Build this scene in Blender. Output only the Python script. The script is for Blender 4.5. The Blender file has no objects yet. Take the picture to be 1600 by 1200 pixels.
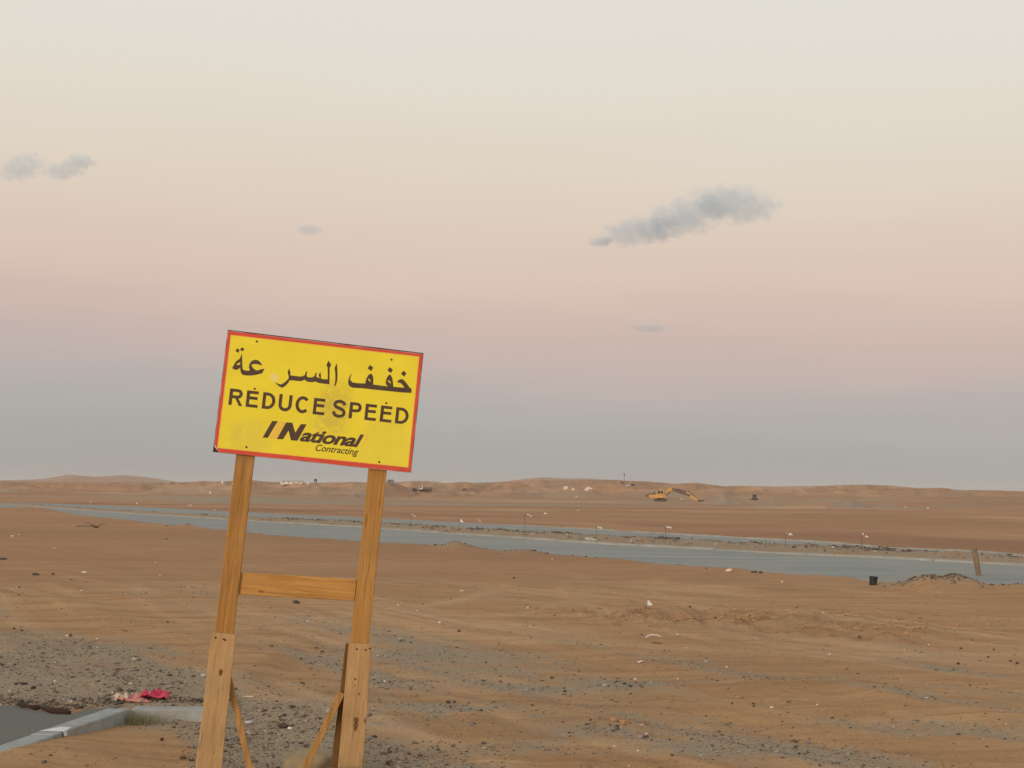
import bpy, bmesh, math, random
import numpy as np
from mathutils import Vector, Matrix
from mathutils.geometry import tessellate_polygon

random.seed(7)
RNG = np.random.default_rng(7)
scene = bpy.context.scene
COL = scene.collection
PI = math.pi
R = math.radians

# ------------------------------------------------------------------ camera
FPX = 2200.0                      # focal length in pixels of the 1600 px wide photograph
CAM_H = 1.75
PITCH = math.atan(165.0 / FPX)
ROLL = R(0.5)
cam_d = bpy.data.cameras.new('camera')
cam = bpy.data.objects.new('camera', cam_d)
COL.objects.link(cam)
cam_d.sensor_width = 36.0
cam_d.lens = 36.0 * FPX / 1600.0
cam_d.clip_start = 0.1
cam_d.clip_end = 30000.0
CAM_R = Matrix.Rotation(PI / 2 + PITCH, 3, 'X') @ Matrix.Rotation(ROLL, 3, 'Z')
cam.matrix_world = Matrix.Translation((0, 0, CAM_H)) @ CAM_R.to_4x4()
scene.camera = cam

# ------------------------------------------------------------------ light
SUN_EL, SUN_AZ = R(10), R(214)      # low sun behind the camera, a little to the left
world = bpy.data.worlds.new('World')
scene.world = world
world.use_nodes = True
wt = world.node_tree
wn, wl = wt.nodes, wt.links
wn.clear()
w_out = wn.new('ShaderNodeOutputWorld')
sky = wn.new('ShaderNodeTexSky')
sky.sky_type = 'NISHITA'
sky.sun_disc = False
sky.sun_elevation = SUN_EL
sky.sun_rotation = SUN_AZ
sky.air_density = 1.0
sky.dust_density = 2.0
bg1 = wn.new('ShaderNodeBackground')
bg1.inputs['Strength'].default_value = 0.004
wl.new(sky.outputs[0], bg1.inputs['Color'])
tc = wn.new('ShaderNodeTexCoord')
sep = wn.new('ShaderNodeSeparateXYZ')
wl.new(tc.outputs['Generated'], sep.inputs[0])
asn = wn.new('ShaderNodeMath'); asn.operation = 'ARCSINE'
wl.new(sep.outputs['Z'], asn.inputs[0])
# faint streaky veils: shift the band height a little with a flat, stretched noise
mp = wn.new('ShaderNodeMapping'); mp.inputs['Scale'].default_value = (2.0, 2.0, 14.0)
wl.new(tc.outputs['Generated'], mp.inputs['Vector'])
nz = wn.new('ShaderNodeTexNoise'); nz.inputs['Scale'].default_value = 2.2
nz.inputs['Detail'].default_value = 4.0; nz.inputs['Roughness'].default_value = 0.5
wl.new(mp.outputs[0], nz.inputs['Vector'])
mr = wn.new('ShaderNodeMapRange')
mr.inputs['From Min'].default_value = 0.25; mr.inputs['From Max'].default_value = 0.75
mr.inputs['To Min'].default_value = -0.010; mr.inputs['To Max'].default_value = 0.010
wl.new(nz.outputs['Fac'], mr.inputs['Value'])
elv = wn.new('ShaderNodeMath'); elv.operation = 'ADD'
# the shadow band of the earth stands a little higher towards the left
tilt = wn.new('ShaderNodeMath'); tilt.operation = 'MULTIPLY_ADD'
wl.new(sep.outputs['X'], tilt.inputs[0]); tilt.inputs[1].default_value = 0.026; wl.new(mr.outputs[0], tilt.inputs[2])
wl.new(asn.outputs[0], elv.inputs[0]); wl.new(tilt.outputs[0], elv.inputs[1])
rmap = wn.new('ShaderNodeMapRange')
rmap.inputs['From Min'].default_value = -0.05; rmap.inputs['From Max'].default_value = 1.0
wl.new(elv.outputs[0], rmap.inputs['Value'])
ramp = wn.new('ShaderNodeValToRGB')
wl.new(rmap.outputs[0], ramp.inputs['Fac'])


def srgb(r, g, b):
    def f(c):
        c /= 255.0
        return c / 12.92 if c <= 0.04045 else ((c + 0.055) / 1.055) ** 2.4
    return (f(r), f(g), f(b), 1.0)


SKY_STOPS = [                      # elevation in degrees, colour of the dusk sky there
    (-2.5, (160, 157, 150)), (0.4, (164, 163, 157)), (1.6, (167, 167, 163)), (3.2, (176, 172, 169)),
    (4.4, (187, 175, 171)), (6.4, (204, 181, 172)), (8.6, (217, 194, 180)), (10.3, (220, 201, 185)),
    (12.3, (223, 209, 192)), (14.5, (225, 215, 200)), (17.0, (226, 220, 208)), (20.0, (226, 222, 214)),
    (30.0, (217, 218, 216)), (57.0, (196, 204, 212))]
el = ramp.color_ramp.elements
while len(el) > 1:
    el.remove(el[-1])
for i, (e, c) in enumerate(SKY_STOPS):
    p = (R(e) + 0.05) / 1.05
    k = el[0] if i == 0 else el.new(p)
    k.position = p
    k.color = srgb(*c)
bg2 = wn.new('ShaderNodeBackground')
bg2.inputs['Strength'].default_value = 1.0
wl.new(ramp.outputs['Color'], bg2.inputs['Color'])
addw = wn.new('ShaderNodeAddShader')
wl.new(bg1.outputs[0], addw.inputs[0]); wl.new(bg2.outputs[0], addw.inputs[1])
wl.new(addw.outputs[0], w_out.inputs['Surface'])

sun_d = bpy.data.lights.new('sun', 'SUN')
sun_d.energy = 1.9
sun_d.angle = R(22)
sun_d.color = (1.0, 0.86, 0.70)
sun = bpy.data.objects.new('sun', sun_d)
COL.objects.link(sun)
sdir = Vector((math.sin(SUN_AZ) * math.cos(SUN_EL), math.cos(SUN_AZ) * math.cos(SUN_EL), math.sin(SUN_EL)))
sun.rotation_euler = sdir.to_track_quat('Z', 'Y').to_euler()
sun.location = (0, -20, 30)

scene.view_settings.view_transform = 'Standard'
scene.view_settings.look = 'None'
scene.view_settings.exposure = 0.0
scene.view_settings.gamma = 1.0
scene.view_settings.use_curve_mapping = False
scene.render.engine = 'CYCLES'
cy = scene.cycles
cy.use_denoising = True
cy.max_bounces = 6
cy.diffuse_bounces = 3
cy.volume_bounces = 1
cy.volume_step_rate = 1.0
cy.volume_max_steps = 96

# ------------------------------------------------------------------ helpers: materials
def new_mat(name):
    m = bpy.data.materials.new(name)
    m.use_nodes = True
    nt = m.node_tree
    return m, nt.nodes, nt.links, nt.nodes['Principled BSDF']


def mixc(n, l, fac, a, b):
    x = n.new('ShaderNodeMix'); x.data_type = 'RGBA'
    if isinstance(fac, float): x.inputs[0].default_value = fac
    else: l.new(fac, x.inputs[0])
    for s, v in ((6, a), (7, b)):
        if isinstance(v, tuple): x.inputs[s].default_value = v if len(v) == 4 else v + (1.0,)
        else: l.new(v, x.inputs[s])
    return x.outputs[2]


def noise(n, l, vec, scale, detail=4.0, rough=0.55, dist=0.0):
    x = n.new('ShaderNodeTexNoise')
    x.inputs['Scale'].default_value = scale; x.inputs['Detail'].default_value = detail
    x.inputs['Roughness'].default_value = rough; x.inputs['Distortion'].default_value = dist
    if vec is not None: l.new(vec, x.inputs['Vector'])
    return x.outputs['Fac']


def rng(n, l, v, a, b, c=0.0, d=1.0):
    x = n.new('ShaderNodeMapRange')
    l.new(v, x.inputs['Value'])
    for k, val in (('From Min', a), ('From Max', b), ('To Min', c), ('To Max', d)):
        x.inputs[k].default_value = val
    return x.outputs[0]


def mth(n, l, op, a, b=None):
    x = n.new('ShaderNodeMath'); x.operation = op
    for i, v in enumerate((a, b)):
        if v is None: continue
        if isinstance(v, (int, float)): x.inputs[i].default_value = v
        else: l.new(v, x.inputs[i])
    return x.outputs[0]


def mapped(n, l, scale=(1, 1, 1), rot=(0, 0, 0), src='Object'):
    t = n.new('ShaderNodeTexCoord')
    m = n.new('ShaderNodeMapping')
    m.inputs['Scale'].default_value = scale; m.inputs['Rotation'].default_value = rot
    l.new(t.outputs[src], m.inputs['Vector'])
    return m.outputs[0]


def bump(n, l, bs, h, strength, dist):
    b = n.new('ShaderNodeBump')
    b.inputs['Strength'].default_value = strength; b.inputs['Distance'].default_value = dist
    l.new(h, b.inputs['Height']); l.new(b.outputs[0], bs.inputs['Normal'])


def plain(name, col, rough=0.7, var=0.15, scale=8.0, dirt=None, metal=0.0, bmp=0.0):
    """A painted or raw surface with mottled wear, never one flat value."""
    m, n, l, b = new_mat(name)
    v = mapped(n, l)
    f = noise(n, l, v, scale, 5.0, 0.6)
    c0 = tuple(max(0.0, x * (1 - var)) for x in col[:3]); c1 = tuple(min(1.0, x * (1 + var)) for x in col[:3])
    c = mixc(n, l, rng(n, l, f, 0.3, 0.7), c0, c1)
    if dirt:
        d = noise(n, l, v, scale * 0.35, 6.0, 0.65)
        c = mixc(n, l, rng(n, l, d, 0.5, 0.75, 0.0, 0.7), c, dirt)
    l.new(c, b.inputs['Base Color'])
    l.new(rng(n, l, f, 0.2, 0.8, rough - 0.08, min(1.0, rough + 0.08)), b.inputs['Roughness'])
    b.inputs['Metallic'].default_value = metal
    b.inputs['Specular IOR Level'].default_value = 0.25
    if bmp: bump(n, l, b, f, bmp, 0.02)
    return m


def wood(name, light, dark, knots=True, axis='Y', seed=0.0, dust=0.25):
    m, n, l, b = new_mat(name)
    t = n.new('ShaderNodeTexCoord')
    mp_ = n.new('ShaderNodeMapping')
    mp_.inputs['Location'].default_value = (seed, seed * 0.7, seed * 1.3)
    l.new(t.outputs['Object'], mp_.inputs['Vector'])
    sc = n.new('ShaderNodeMapping')
    sc.inputs['Scale'].default_value = {'Y': (26, 1.4, 26), 'X': (1.4, 26, 26), 'Z': (26, 26, 1.4)}[axis]
    l.new(mp_.outputs[0], sc.inputs['Vector'])
    g = noise(n, l, sc.outputs[0], 1.6, 6.0, 0.62, 0.7)
    fine = noise(n, l, sc.outputs[0], 7.0, 3.0, 0.6)
    big = noise(n, l, mp_.outputs[0], 3.2, 4.0, 0.6)
    c = mixc(n, l, rng(n, l, g, 0.34, 0.66), dark, light)
    c = mixc(n, l, rng(n, l, fine, 0.55, 0.8, 0.0, 0.35), c, tuple(x * 0.55 for x in dark))
    c = mixc(n, l, rng(n, l, big, 0.40, 0.72, 0.0, 0.6), c, tuple(x * 0.62 for x in light))
    sm = n.new('ShaderNodeMapping'); sm.inputs['Scale'].default_value = {'Y': (14, 0.5, 14), 'X': (0.5, 14, 14), 'Z': (14, 14, 0.5)}[axis]
    l.new(mp_.outputs[0], sm.inputs['Vector'])
    crack = noise(n, l, sm.outputs[0], 2.4, 2.0, 0.5, 0.25)
    near0 = mth(n, l, 'ABSOLUTE', mth(n, l, 'SUBTRACT', crack, 0.5))
    c = mixc(n, l, rng(n, l, near0, 0.0, 0.012, 0.55, 0.0), c, tuple(x * 0.28 for x in dark))
    if knots:
        ks = n.new('ShaderNodeMapping')
        ks.inputs['Scale'].default_value = {'Y': (9, 4.2, 9), 'X': (4.2, 9, 9), 'Z': (9, 9, 4.2)}[axis]
        l.new(mp_.outputs[0], ks.inputs['Vector'])
        vo = n.new('ShaderNodeTexVoronoi'); vo.inputs['Scale'].default_value = 1.0
        l.new(ks.outputs[0], vo.inputs['Vector'])
        k = rng(n, l, vo.outputs['Distance'], 0.03, 0.11, 0.8, 0.0)
        c = mixc(n, l, k, c, (0.10, 0.045, 0.018))
    d = noise(n, l, mp_.outputs[0], 6.0, 5.0, 0.7)
    c = mixc(n, l, rng(n, l, d, 0.5, 0.8, 0.0, dust), c, (0.30, 0.20, 0.12))
    l.new(c, b.inputs['Base Color'])
    b.inputs['Roughness'].default_value = 0.82
    b.inputs['Specular IOR Level'].default_value = 0.2
    bump(n, l, b, g, 0.25, 0.004)
    return m


M = {}
M['post'] = wood('amber_timber', (0.50, 0.255, 0.072), (0.325, 0.150, 0.037), seed=3.1)
M['post2'] = wood('amber_timber_second', (0.53, 0.275, 0.080), (0.355, 0.168, 0.042), seed=11.7)
M['bar'] = wood('amber_timber_rail', (0.58, 0.300, 0.088), (0.415, 0.195, 0.048), axis='X', seed=5.3)
M['plank'] = wood('pale_pine', (0.54, 0.345, 0.165), (0.41, 0.238, 0.100), seed=1.9, dust=0.4)
M['plank2'] = wood('pale_pine_second', (0.52, 0.318, 0.148), (0.405, 0.230, 0.095), seed=8.4, dust=0.4)
M['brace'] = wood('brace_timber', (0.50, 0.275, 0.09), (0.34, 0.17, 0.05), knots=False, seed=2.2)
M['dark_wood'] = wood('dark_stake_timber', (0.20, 0.10, 0.03), (0.12, 0.055, 0.016), knots=False, seed=6.2)
M['grey_wood'] = wood('weathered_timber', (0.31, 0.215, 0.130), (0.17, 0.115, 0.065), axis='Z', seed=4.2)
M['ply'] = plain('dark_ply_edge', (0.045, 0.035, 0.03), 0.8)
M['red'] = plain('red_print', (0.66, 0.082, 0.048), 0.55, 0.10, 9.0, dirt=(0.45, 0.10, 0.05))
M['letter'] = plain('black_print', (0.092, 0.054, 0.034), 0.6, 0.2, 20.0)
M['orange_print'] = plain('orange_print', (0.90, 0.50, 0.10), 0.55, 0.06, 9.0)
M['white_edge'] = plain('white_sheet_edge', (0.75, 0.66, 0.58), 0.6, 0.1)
M['screw'] = plain('rusty_screw', (0.06, 0.035, 0.02), 0.6)
M['sack'] = plain('sand_sack', (0.30, 0.225, 0.13), 0.95, 0.18, 14.0, dirt=(0.34, 0.21, 0.11), bmp=0.5)
M['white'] = plain('white_scrap', (0.68, 0.64, 0.60), 0.6, 0.1)
M['cream'] = plain('cream_scrap', (0.66, 0.50, 0.33), 0.8, 0.15)
M['pink'] = plain('pink_cloth', (0.62, 0.050, 0.105), 0.85, 0.25, 14.0, dirt=(0.40, 0.10, 0.09), bmp=0.4)
M['pale_pink'] = plain('faded_pink_cloth', (0.55, 0.20, 0.17), 0.85, 0.2, 14.0, dirt=(0.45, 0.25, 0.15))
M['black'] = plain('black_plastic', (0.028, 0.028, 0.030), 0.5, 0.3, 20.0, dirt=(0.10, 0.07, 0.05))
M['rubber'] = plain('dark_rubber', (0.035, 0.028, 0.024), 0.8, 0.3, 20.0)
M['rust'] = plain('rusty_rod', (0.09, 0.045, 0.030), 0.8, 0.3, 20.0)
M['pinkflag'] = plain('pink_flag', (0.75, 0.45, 0.40), 0.7, 0.15)
M['yellow_metal'] = plain('yellow_machine_paint', (0.60, 0.32, 0.085), 0.55, 0.2, 1.2, dirt=(0.40, 0.25, 0.14))
M['dark_metal'] = plain('dark_machine_steel', (0.05, 0.042, 0.036), 0.6, 0.3, 2.0, dirt=(0.16, 0.10, 0.06))
M['brown_metal'] = plain('dusty_steel', (0.15, 0.10, 0.07), 0.6, 0.25, 2.0, dirt=(0.25, 0.16, 0.10))
M['glass'] = plain('dusty_glass', (0.06, 0.055, 0.05), 0.15, 0.2, 2.0)
M['white_paint'] = plain('white_paint', (0.66, 0.61, 0.55), 0.6, 0.06, 1.0, dirt=(0.60, 0.48, 0.36))
M['green_paint'] = plain('dark_green_paint', (0.045, 0.050, 0.035), 0.6, 0.2, 1.0)
M['grey_paint'] = plain('grey_paint', (0.22, 0.19, 0.17), 0.6, 0.2, 1.0)
M['shrub'] = plain('dry_shrub', (0.11, 0.08, 0.05), 0.9, 0.3, 5.0)
M['grass'] = plain('dry_grass', (0.22, 0.20, 0.105), 0.9, 0.35, 40.0)
M['root'] = plain('dark_root', (0.045, 0.022, 0.014), 0.9, 0.3, 20.0)
M['dirt_clod'] = plain('dark_clod', (0.080, 0.062, 0.048), 0.95, 0.3, 20.0)
M['pale_stone'] = plain('pale_stone', (0.48, 0.45, 0.40), 0.85, 0.15, 20.0)
M['concrete'] = plain('concrete', (0.325, 0.33, 0.31), 0.9, 0.18, 9.0, dirt=(0.30, 0.24, 0.17), bmp=0.2)
M['pale_concrete'] = plain('pale_concrete', (0.345, 0.335, 0.30), 0.9, 0.18, 1.5, dirt=(0.36, 0.25, 0.16), bmp=0.2)


def stone_mat():
    m, n, l, b = new_mat('gravel_stone')
    a = n.new('ShaderNodeAttribute'); a.attribute_name = 'tint'
    v = mapped(n, l)
    f = noise(n, l, v, 60.0, 3.0)
    c = mixc(n, l, rng(n, l, f, 0.3, 0.7, 0.0, 0.35), a.outputs['Color'], (0.30, 0.20, 0.12))
    l.new(c, b.inputs['Base Color'])
    b.inputs['Roughness'].default_value = 0.9
    b.inputs['Specular IOR Level'].default_value = 0.2
    return m


M['stone'] = stone_mat()


def pile_mat():
    m, n, l, b = new_mat('gravel_heap')
    v = mapped(n, l)
    f = noise(n, l, v, 1.2, 8.0, 0.75); g = noise(n, l, v, 0.22, 5.0)
    c = mixc(n, l, rng(n, l, f, 0.3, 0.7), (0.24, 0.20, 0.16), (0.32, 0.262, 0.200))
    c = mixc(n, l, rng(n, l, g, 0.36, 0.60, 0.1, 0.85), c, (0.40, 0.255, 0.155))
    l.new(c, b.inputs['Base Color']); b.inputs['Roughness'].default_value = 1.0
    b.inputs['Specular IOR Level'].default_value = 0.1
    bump(n, l, b, f, 0.8, 0.3)
    return m


M['pile'] = pile_mat()


def ground_mat():
    m, n, l, b = new_mat('desert_ground')
    at = n.new('ShaderNodeAttribute'); at.attribute_name = 'gravel'
    rt = n.new('ShaderNodeAttribute'); rt.attribute_name = 'red'
    dk = n.new('ShaderNodeAttribute'); dk.attribute_name = 'rubble'  # rubble, plus the painted kerb shadow line left along the median
    pos = mapped(n, l)
    big = noise(n, l, pos, 0.035, 5.0, 0.55)
    mid = noise(n, l, pos, 0.9, 6.0, 0.62)
    st = mapped(n, l, (0.22, 2.6, 1.0), (0, 0, R(58.2)))
    streak = noise(n, l, st, 1.0, 6.0, 0.62)
    grain = noise(n, l, pos, 38.0, 4.0, 0.7)
    grit = noise(n, l, pos, 120.0, 2.0, 0.6)
    sand = mixc(n, l, rng(n, l, streak, 0.34, 0.66), (0.375, 0.204, 0.096), (0.560, 0.332, 0.164))
    st2 = mapped(n, l, (0.55, 6.5, 1.0), (0, 0, R(58.2)))
    fine_st = noise(n, l, st2, 1.0, 6.0, 0.68)
    sand = mixc(n, l, rng(n, l, fine_st, 0.54, 0.68, 0.0, 0.60), sand, (0.270, 0.150, 0.074))
    sand = mixc(n, l, rng(n, l, fine_st, 0.44, 0.32, 0.0, 0.50), sand, (0.620, 0.405, 0.225))
    sand = mixc(n, l, rng(n, l, mid, 0.4, 0.72, 0.0, 0.45), sand, (0.385, 0.212, 0.096))
    sand = mixc(n, l, rng(n, l, big, 0.42, 0.62, 0.0, 0.5), sand, (0.465, 0.270, 0.138))
    fp = mapped(n, l, (0.008, 0.034, 1.0))
    band = noise(n, l, fp, 1.0, 6.0, 0.62)
    red = mixc(n, l, rng(n, l, streak, 0.3, 0.7), (0.368, 0.183, 0.091), (0.475, 0.248, 0.130))
    red = mixc(n, l, rng(n, l, band, 0.44, 0.62, 0.0, 0.85), red, (0.268, 0.152, 0.094))
    red = mixc(n, l, rng(n, l, band, 0.52, 0.34, 0.0, 0.6), red, (0.515, 0.305, 0.188))
    fp2 = mapped(n, l, (0.022, 0.065, 1.0))
    band2 = noise(n, l, fp2, 1.0, 7.0, 0.68)
    red = mixc(n, l, rng(n, l, band2, 0.46, 0.70, 0.0, 0.6), red, (0.318, 0.152, 0.076))
    red = mixc(n, l, rng(n, l, band2, 0.46, 0.30, 0.0, 0.5), red, (0.495, 0.290, 0.172))
    c = mixc(n, l, rt.outputs['Fac'], sand, red)
    cm = mapped(n, l, (1.6, 0.75, 1.0))
    clod = noise(n, l, cm, 1.5, 7.0, 0.72)
    da = n.new('ShaderNodeAttribute'); da.attribute_name = 'damp'  # darker sand: damp dug patches, and darker tones on the far land
    c = mixc(n, l, mth(n, l, 'MULTIPLY', da.outputs['Fac'], rng(n, l, clod, 0.53, 0.60)), c, (0.270, 0.128, 0.052))
    speck = noise(n, l, pos, 7.0, 5.0, 0.65)
    c = mixc(n, l, rng(n, l, grain, 0.40, 0.75, 0.0, 0.38), c, (0.27, 0.150, 0.074))
    pa = n.new('ShaderNodeAttribute'); pa.attribute_name = 'pale'
    c = mixc(n, l, mth(n, l, 'MULTIPLY', pa.outputs['Fac'], rng(n, l, speck, 0.3, 0.6, 0.45, 1.0)), c, (0.595, 0.375, 0.212))
    grav = mixc(n, l, rng(n, l, grain, 0.34, 0.68), (0.285, 0.218, 0.142), (0.450, 0.352, 0.240))
    grav = mixc(n, l, rng(n, l, grit, 0.56, 0.66, 0.0, 0.9), grav, (0.070, 0.058, 0.046))
    grav = mixc(n, l, rng(n, l, grit, 0.40, 0.30, 0.0, 0.7), grav, (0.52, 0.45, 0.36))
    pebb = n.new('ShaderNodeTexVoronoi'); pebb.inputs['Scale'].default_value = 26.0; l.new(pos, pebb.inputs['Vector'])
    psel = n.new('ShaderNodeSeparateColor'); l.new(pebb.outputs['Color'], psel.inputs[0])
    pk = mth(n, l, 'MULTIPLY', rng(n, l, pebb.outputs['Distance'], 0.22, 0.34, 1.0, 0.0), rng(n, l, psel.outputs[0], 0.55, 0.60))
    ptone = mixc(n, l, psel.outputs[1], (0.06, 0.05, 0.042), (0.36, 0.31, 0.25))
    grav = mixc(n, l, pk, grav, ptone)
    e = mth(n, l, 'ADD', at.outputs['Fac'], rng(n, l, mid, 0.3, 0.7, -0.28, 0.28))
    e = mth(n, l, 'ADD', e, rng(n, l, speck, 0.3, 0.7, -0.26, 0.26))
    e = mth(n, l, 'ADD', e, rng(n, l, streak, 0.3, 0.7, -0.20, 0.20))
    e = mth(n, l, 'ADD', e, rng(n, l, grain, 0.3, 0.7, -0.22, 0.22))
    c = mixc(n, l, rng(n, l, e, 0.32, 0.85, 0.0, 0.92), c, grav)
    vb = n.new('ShaderNodeTexVoronoi'); vb.inputs['Scale'].default_value = 15.0; l.new(pos, vb.inputs['Vector'])
    vs_ = n.new('ShaderNodeSeparateColor'); l.new(vb.outputs['Color'], vs_.inputs[0])
    sp = mth(n, l, 'MULTIPLY', rng(n, l, vb.outputs['Distance'], 0.12, 0.22, 0.85, 0.0), rng(n, l, vs_.outputs[0], 0.86, 0.88))
    c = mixc(n, l, sp, c, mixc(n, l, vs_.outputs[1], (0.085, 0.060, 0.042), (0.30, 0.22, 0.15)))
    rub = mixc(n, l, rng(n, l, grain, 0.35, 0.65), (0.045, 0.036, 0.028), (0.20, 0.17, 0.14))
    e2 = mth(n, l, 'ADD', dk.outputs['Fac'], rng(n, l, mid, 0.3, 0.7, -0.3, 0.3))
    c = mixc(n, l, rng(n, l, e2, 0.35, 0.75), c, rub)
    l.new(c, b.inputs['Base Color'])
    b.inputs['Roughness'].default_value = 1.0
    b.inputs['Specular IOR Level'].default_value = 0.08
    h = mth(n, l, 'ADD', mth(n, l, 'MULTIPLY', grain, 0.5), mth(n, l, 'MULTIPLY', mid, 1.2))
    h = mth(n, l, 'ADD', h, mth(n, l, 'MULTIPLY', mth(n, l, 'MULTIPLY', da.outputs['Fac'], clod), 3.0))
    h = mth(n, l, 'ADD', h, mth(n, l, 'MULTIPLY', streak, 1.0))
    h = mth(n, l, 'ADD', h, mth(n, l, 'MULTIPLY', fine_st, 0.9))
    bump(n, l, b, h, 0.8, 0.05)
    return m


M['ground'] = ground_mat()


def asphalt_mat(name, dark, light, dust, amount, streak=(0.1, 1.6, 1.0)):
    m, n, l, b = new_mat(name)
    pos = mapped(n, l)
    st = mapped(n, l, streak, (0, 0, R(58.2)))
    s = noise(n, l, st, 1.0, 5.0, 0.6); g = noise(n, l, pos, 60.0, 4.0, 0.7); k = noise(n, l, pos, 0.45, 5.0, 0.6)
    c = mixc(n, l, rng(n, l, s, 0.32, 0.68), dark, light)
    c = mixc(n, l, rng(n, l, g, 0.3, 0.7, 0.0, 0.35), c, tuple(x * 0.65 for x in dark))
    c = mixc(n, l, rng(n, l, k, 0.48, 0.72, 0.0, amount), c, dust)
    l.new(c, b.inputs['Base Color']); b.inputs['Roughness'].default_value = 0.93
    b.inputs['Specular IOR Level'].default_value = 0.2
    bump(n, l, b, g, 0.3, 0.01)
    return m


M['road'] = asphalt_mat('dusty_asphalt', (0.235, 0.237, 0.212), (0.350, 0.350, 0.312), (0.36, 0.30, 0.225), 0.6)
M['tarmac'] = asphalt_mat('dark_tarmac', (0.150, 0.142, 0.118), (0.195, 0.182, 0.150), (0.30, 0.20, 0.12), 0.6)


def board_mat():
    m, n, l, b = new_mat('yellow_print')
    v = mapped(n, l)
    f = noise(n, l, v, 5.0, 5.0, 0.6); s = noise(n, l, v, 22.0, 6.0, 0.7)
    c = mixc(n, l, rng(n, l, f, 0.3, 0.7), (0.83, 0.655, 0.034), (0.89, 0.735, 0.040))
    # scuffed, grimy patch right of the middle and a torn pale spot near the second word
    t = n.new('ShaderNodeTexCoord')
    for (px, py, rad, col, amt) in ((0.07, -0.07, 0.16, (0.55, 0.42, 0.08), 0.55), (0.10, 0.05, 0.12, (0.62, 0.47, 0.06), 0.4), (-0.40, -0.28, 0.16, (0.66, 0.52, 0.10), 0.35), (0.42, -0.22, 0.20, (0.70, 0.58, 0.10), 0.3),
                                    (-0.29, 0.113, 0.034, (0.82, 0.72, 0.45), 1.0)):
        d = n.new('ShaderNodeVectorMath'); d.operation = 'DISTANCE'
        l.new(t.outputs['Object'], d.inputs[0]); d.inputs[1].default_value = (px, py, 0.002)
        q = mth(n, l, 'MULTIPLY', rng(n, l, d.outputs['Value'], 0.0, rad, 1.0, 0.0), rng(n, l, s, 0.38, 0.62, 0.0, 1.6))
        q = mth(n, l, 'MINIMUM', q, amt)
        c = mixc(n, l, q, c, col)
    l.new(c, b.inputs['Base Color']); b.inputs['Roughness'].default_value = 0.5
    b.inputs['Specular IOR Level'].default_value = 0.3
    return m


M['board'] = board_mat()


# ------------------------------------------------------------------ helpers: meshes and objects
def mesh_obj(name, verts, faces, mat=None, parent=None, smooth=False):
    me = bpy.data.meshes.new(name)
    me.from_pydata([tuple(v) for v in verts], [], [tuple(f) for f in faces])
    if mat: me.materials.append(mat)
    if smooth:
        me.polygons.foreach_set('use_smooth', np.ones(len(me.polygons), dtype=bool))
    me.update()
    o = bpy.data.objects.new(name, me)
    COL.objects.link(o)
    if parent: o.parent = parent
    return o


def big_mesh(name, V, Q, mat, smooth=True):
    """Fast mesh from numpy arrays: V (n,3), Q (m,k) faces all with k corners."""
    me = bpy.data.meshes.new(name)
    k = Q.shape[1]
    me.vertices.add(len(V)); me.vertices.foreach_set('co', np.ascontiguousarray(V, dtype=np.float32).ravel())
    me.loops.add(Q.size); me.loops.foreach_set('vertex_index', np.ascontiguousarray(Q, dtype=np.int32).ravel())
    me.polygons.add(len(Q))
    me.polygons.foreach_set('loop_start', np.arange(0, Q.size, k, dtype=np.int32))
    me.polygons.foreach_set('loop_total', np.full(len(Q), k, dtype=np.int32))
    me.polygons.foreach_set('use_smooth', np.full(len(Q), smooth, dtype=bool))
    me.materials.append(mat)
    me.update(calc_edges=True)
    o = bpy.data.objects.new(name, me)
    COL.objects.link(o)
    return o


def tag(o, label=None, cat=None, group=None, kind=None):
    if label: o['label'] = label
    if cat: o['category'] = cat
    if group: o['group'] = group
    if kind: o['kind'] = kind
    return o


def empty(name, loc, rot=None):
    e = bpy.data.objects.new(name, None)
    COL.objects.link(e)
    e.empty_display_size = 0.2
    e.location = loc
    if rot is not None:
        e.rotation_mode = 'QUATERNION'; e.rotation_quaternion = rot.to_quaternion() if isinstance(rot, Matrix) else rot
    return e


def copy_thing(o, parent=None):
    c = o.copy(); COL.objects.link(c); c.parent = parent
    for ch in list(o.children):
        copy_thing(ch, c)
    return c


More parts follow.
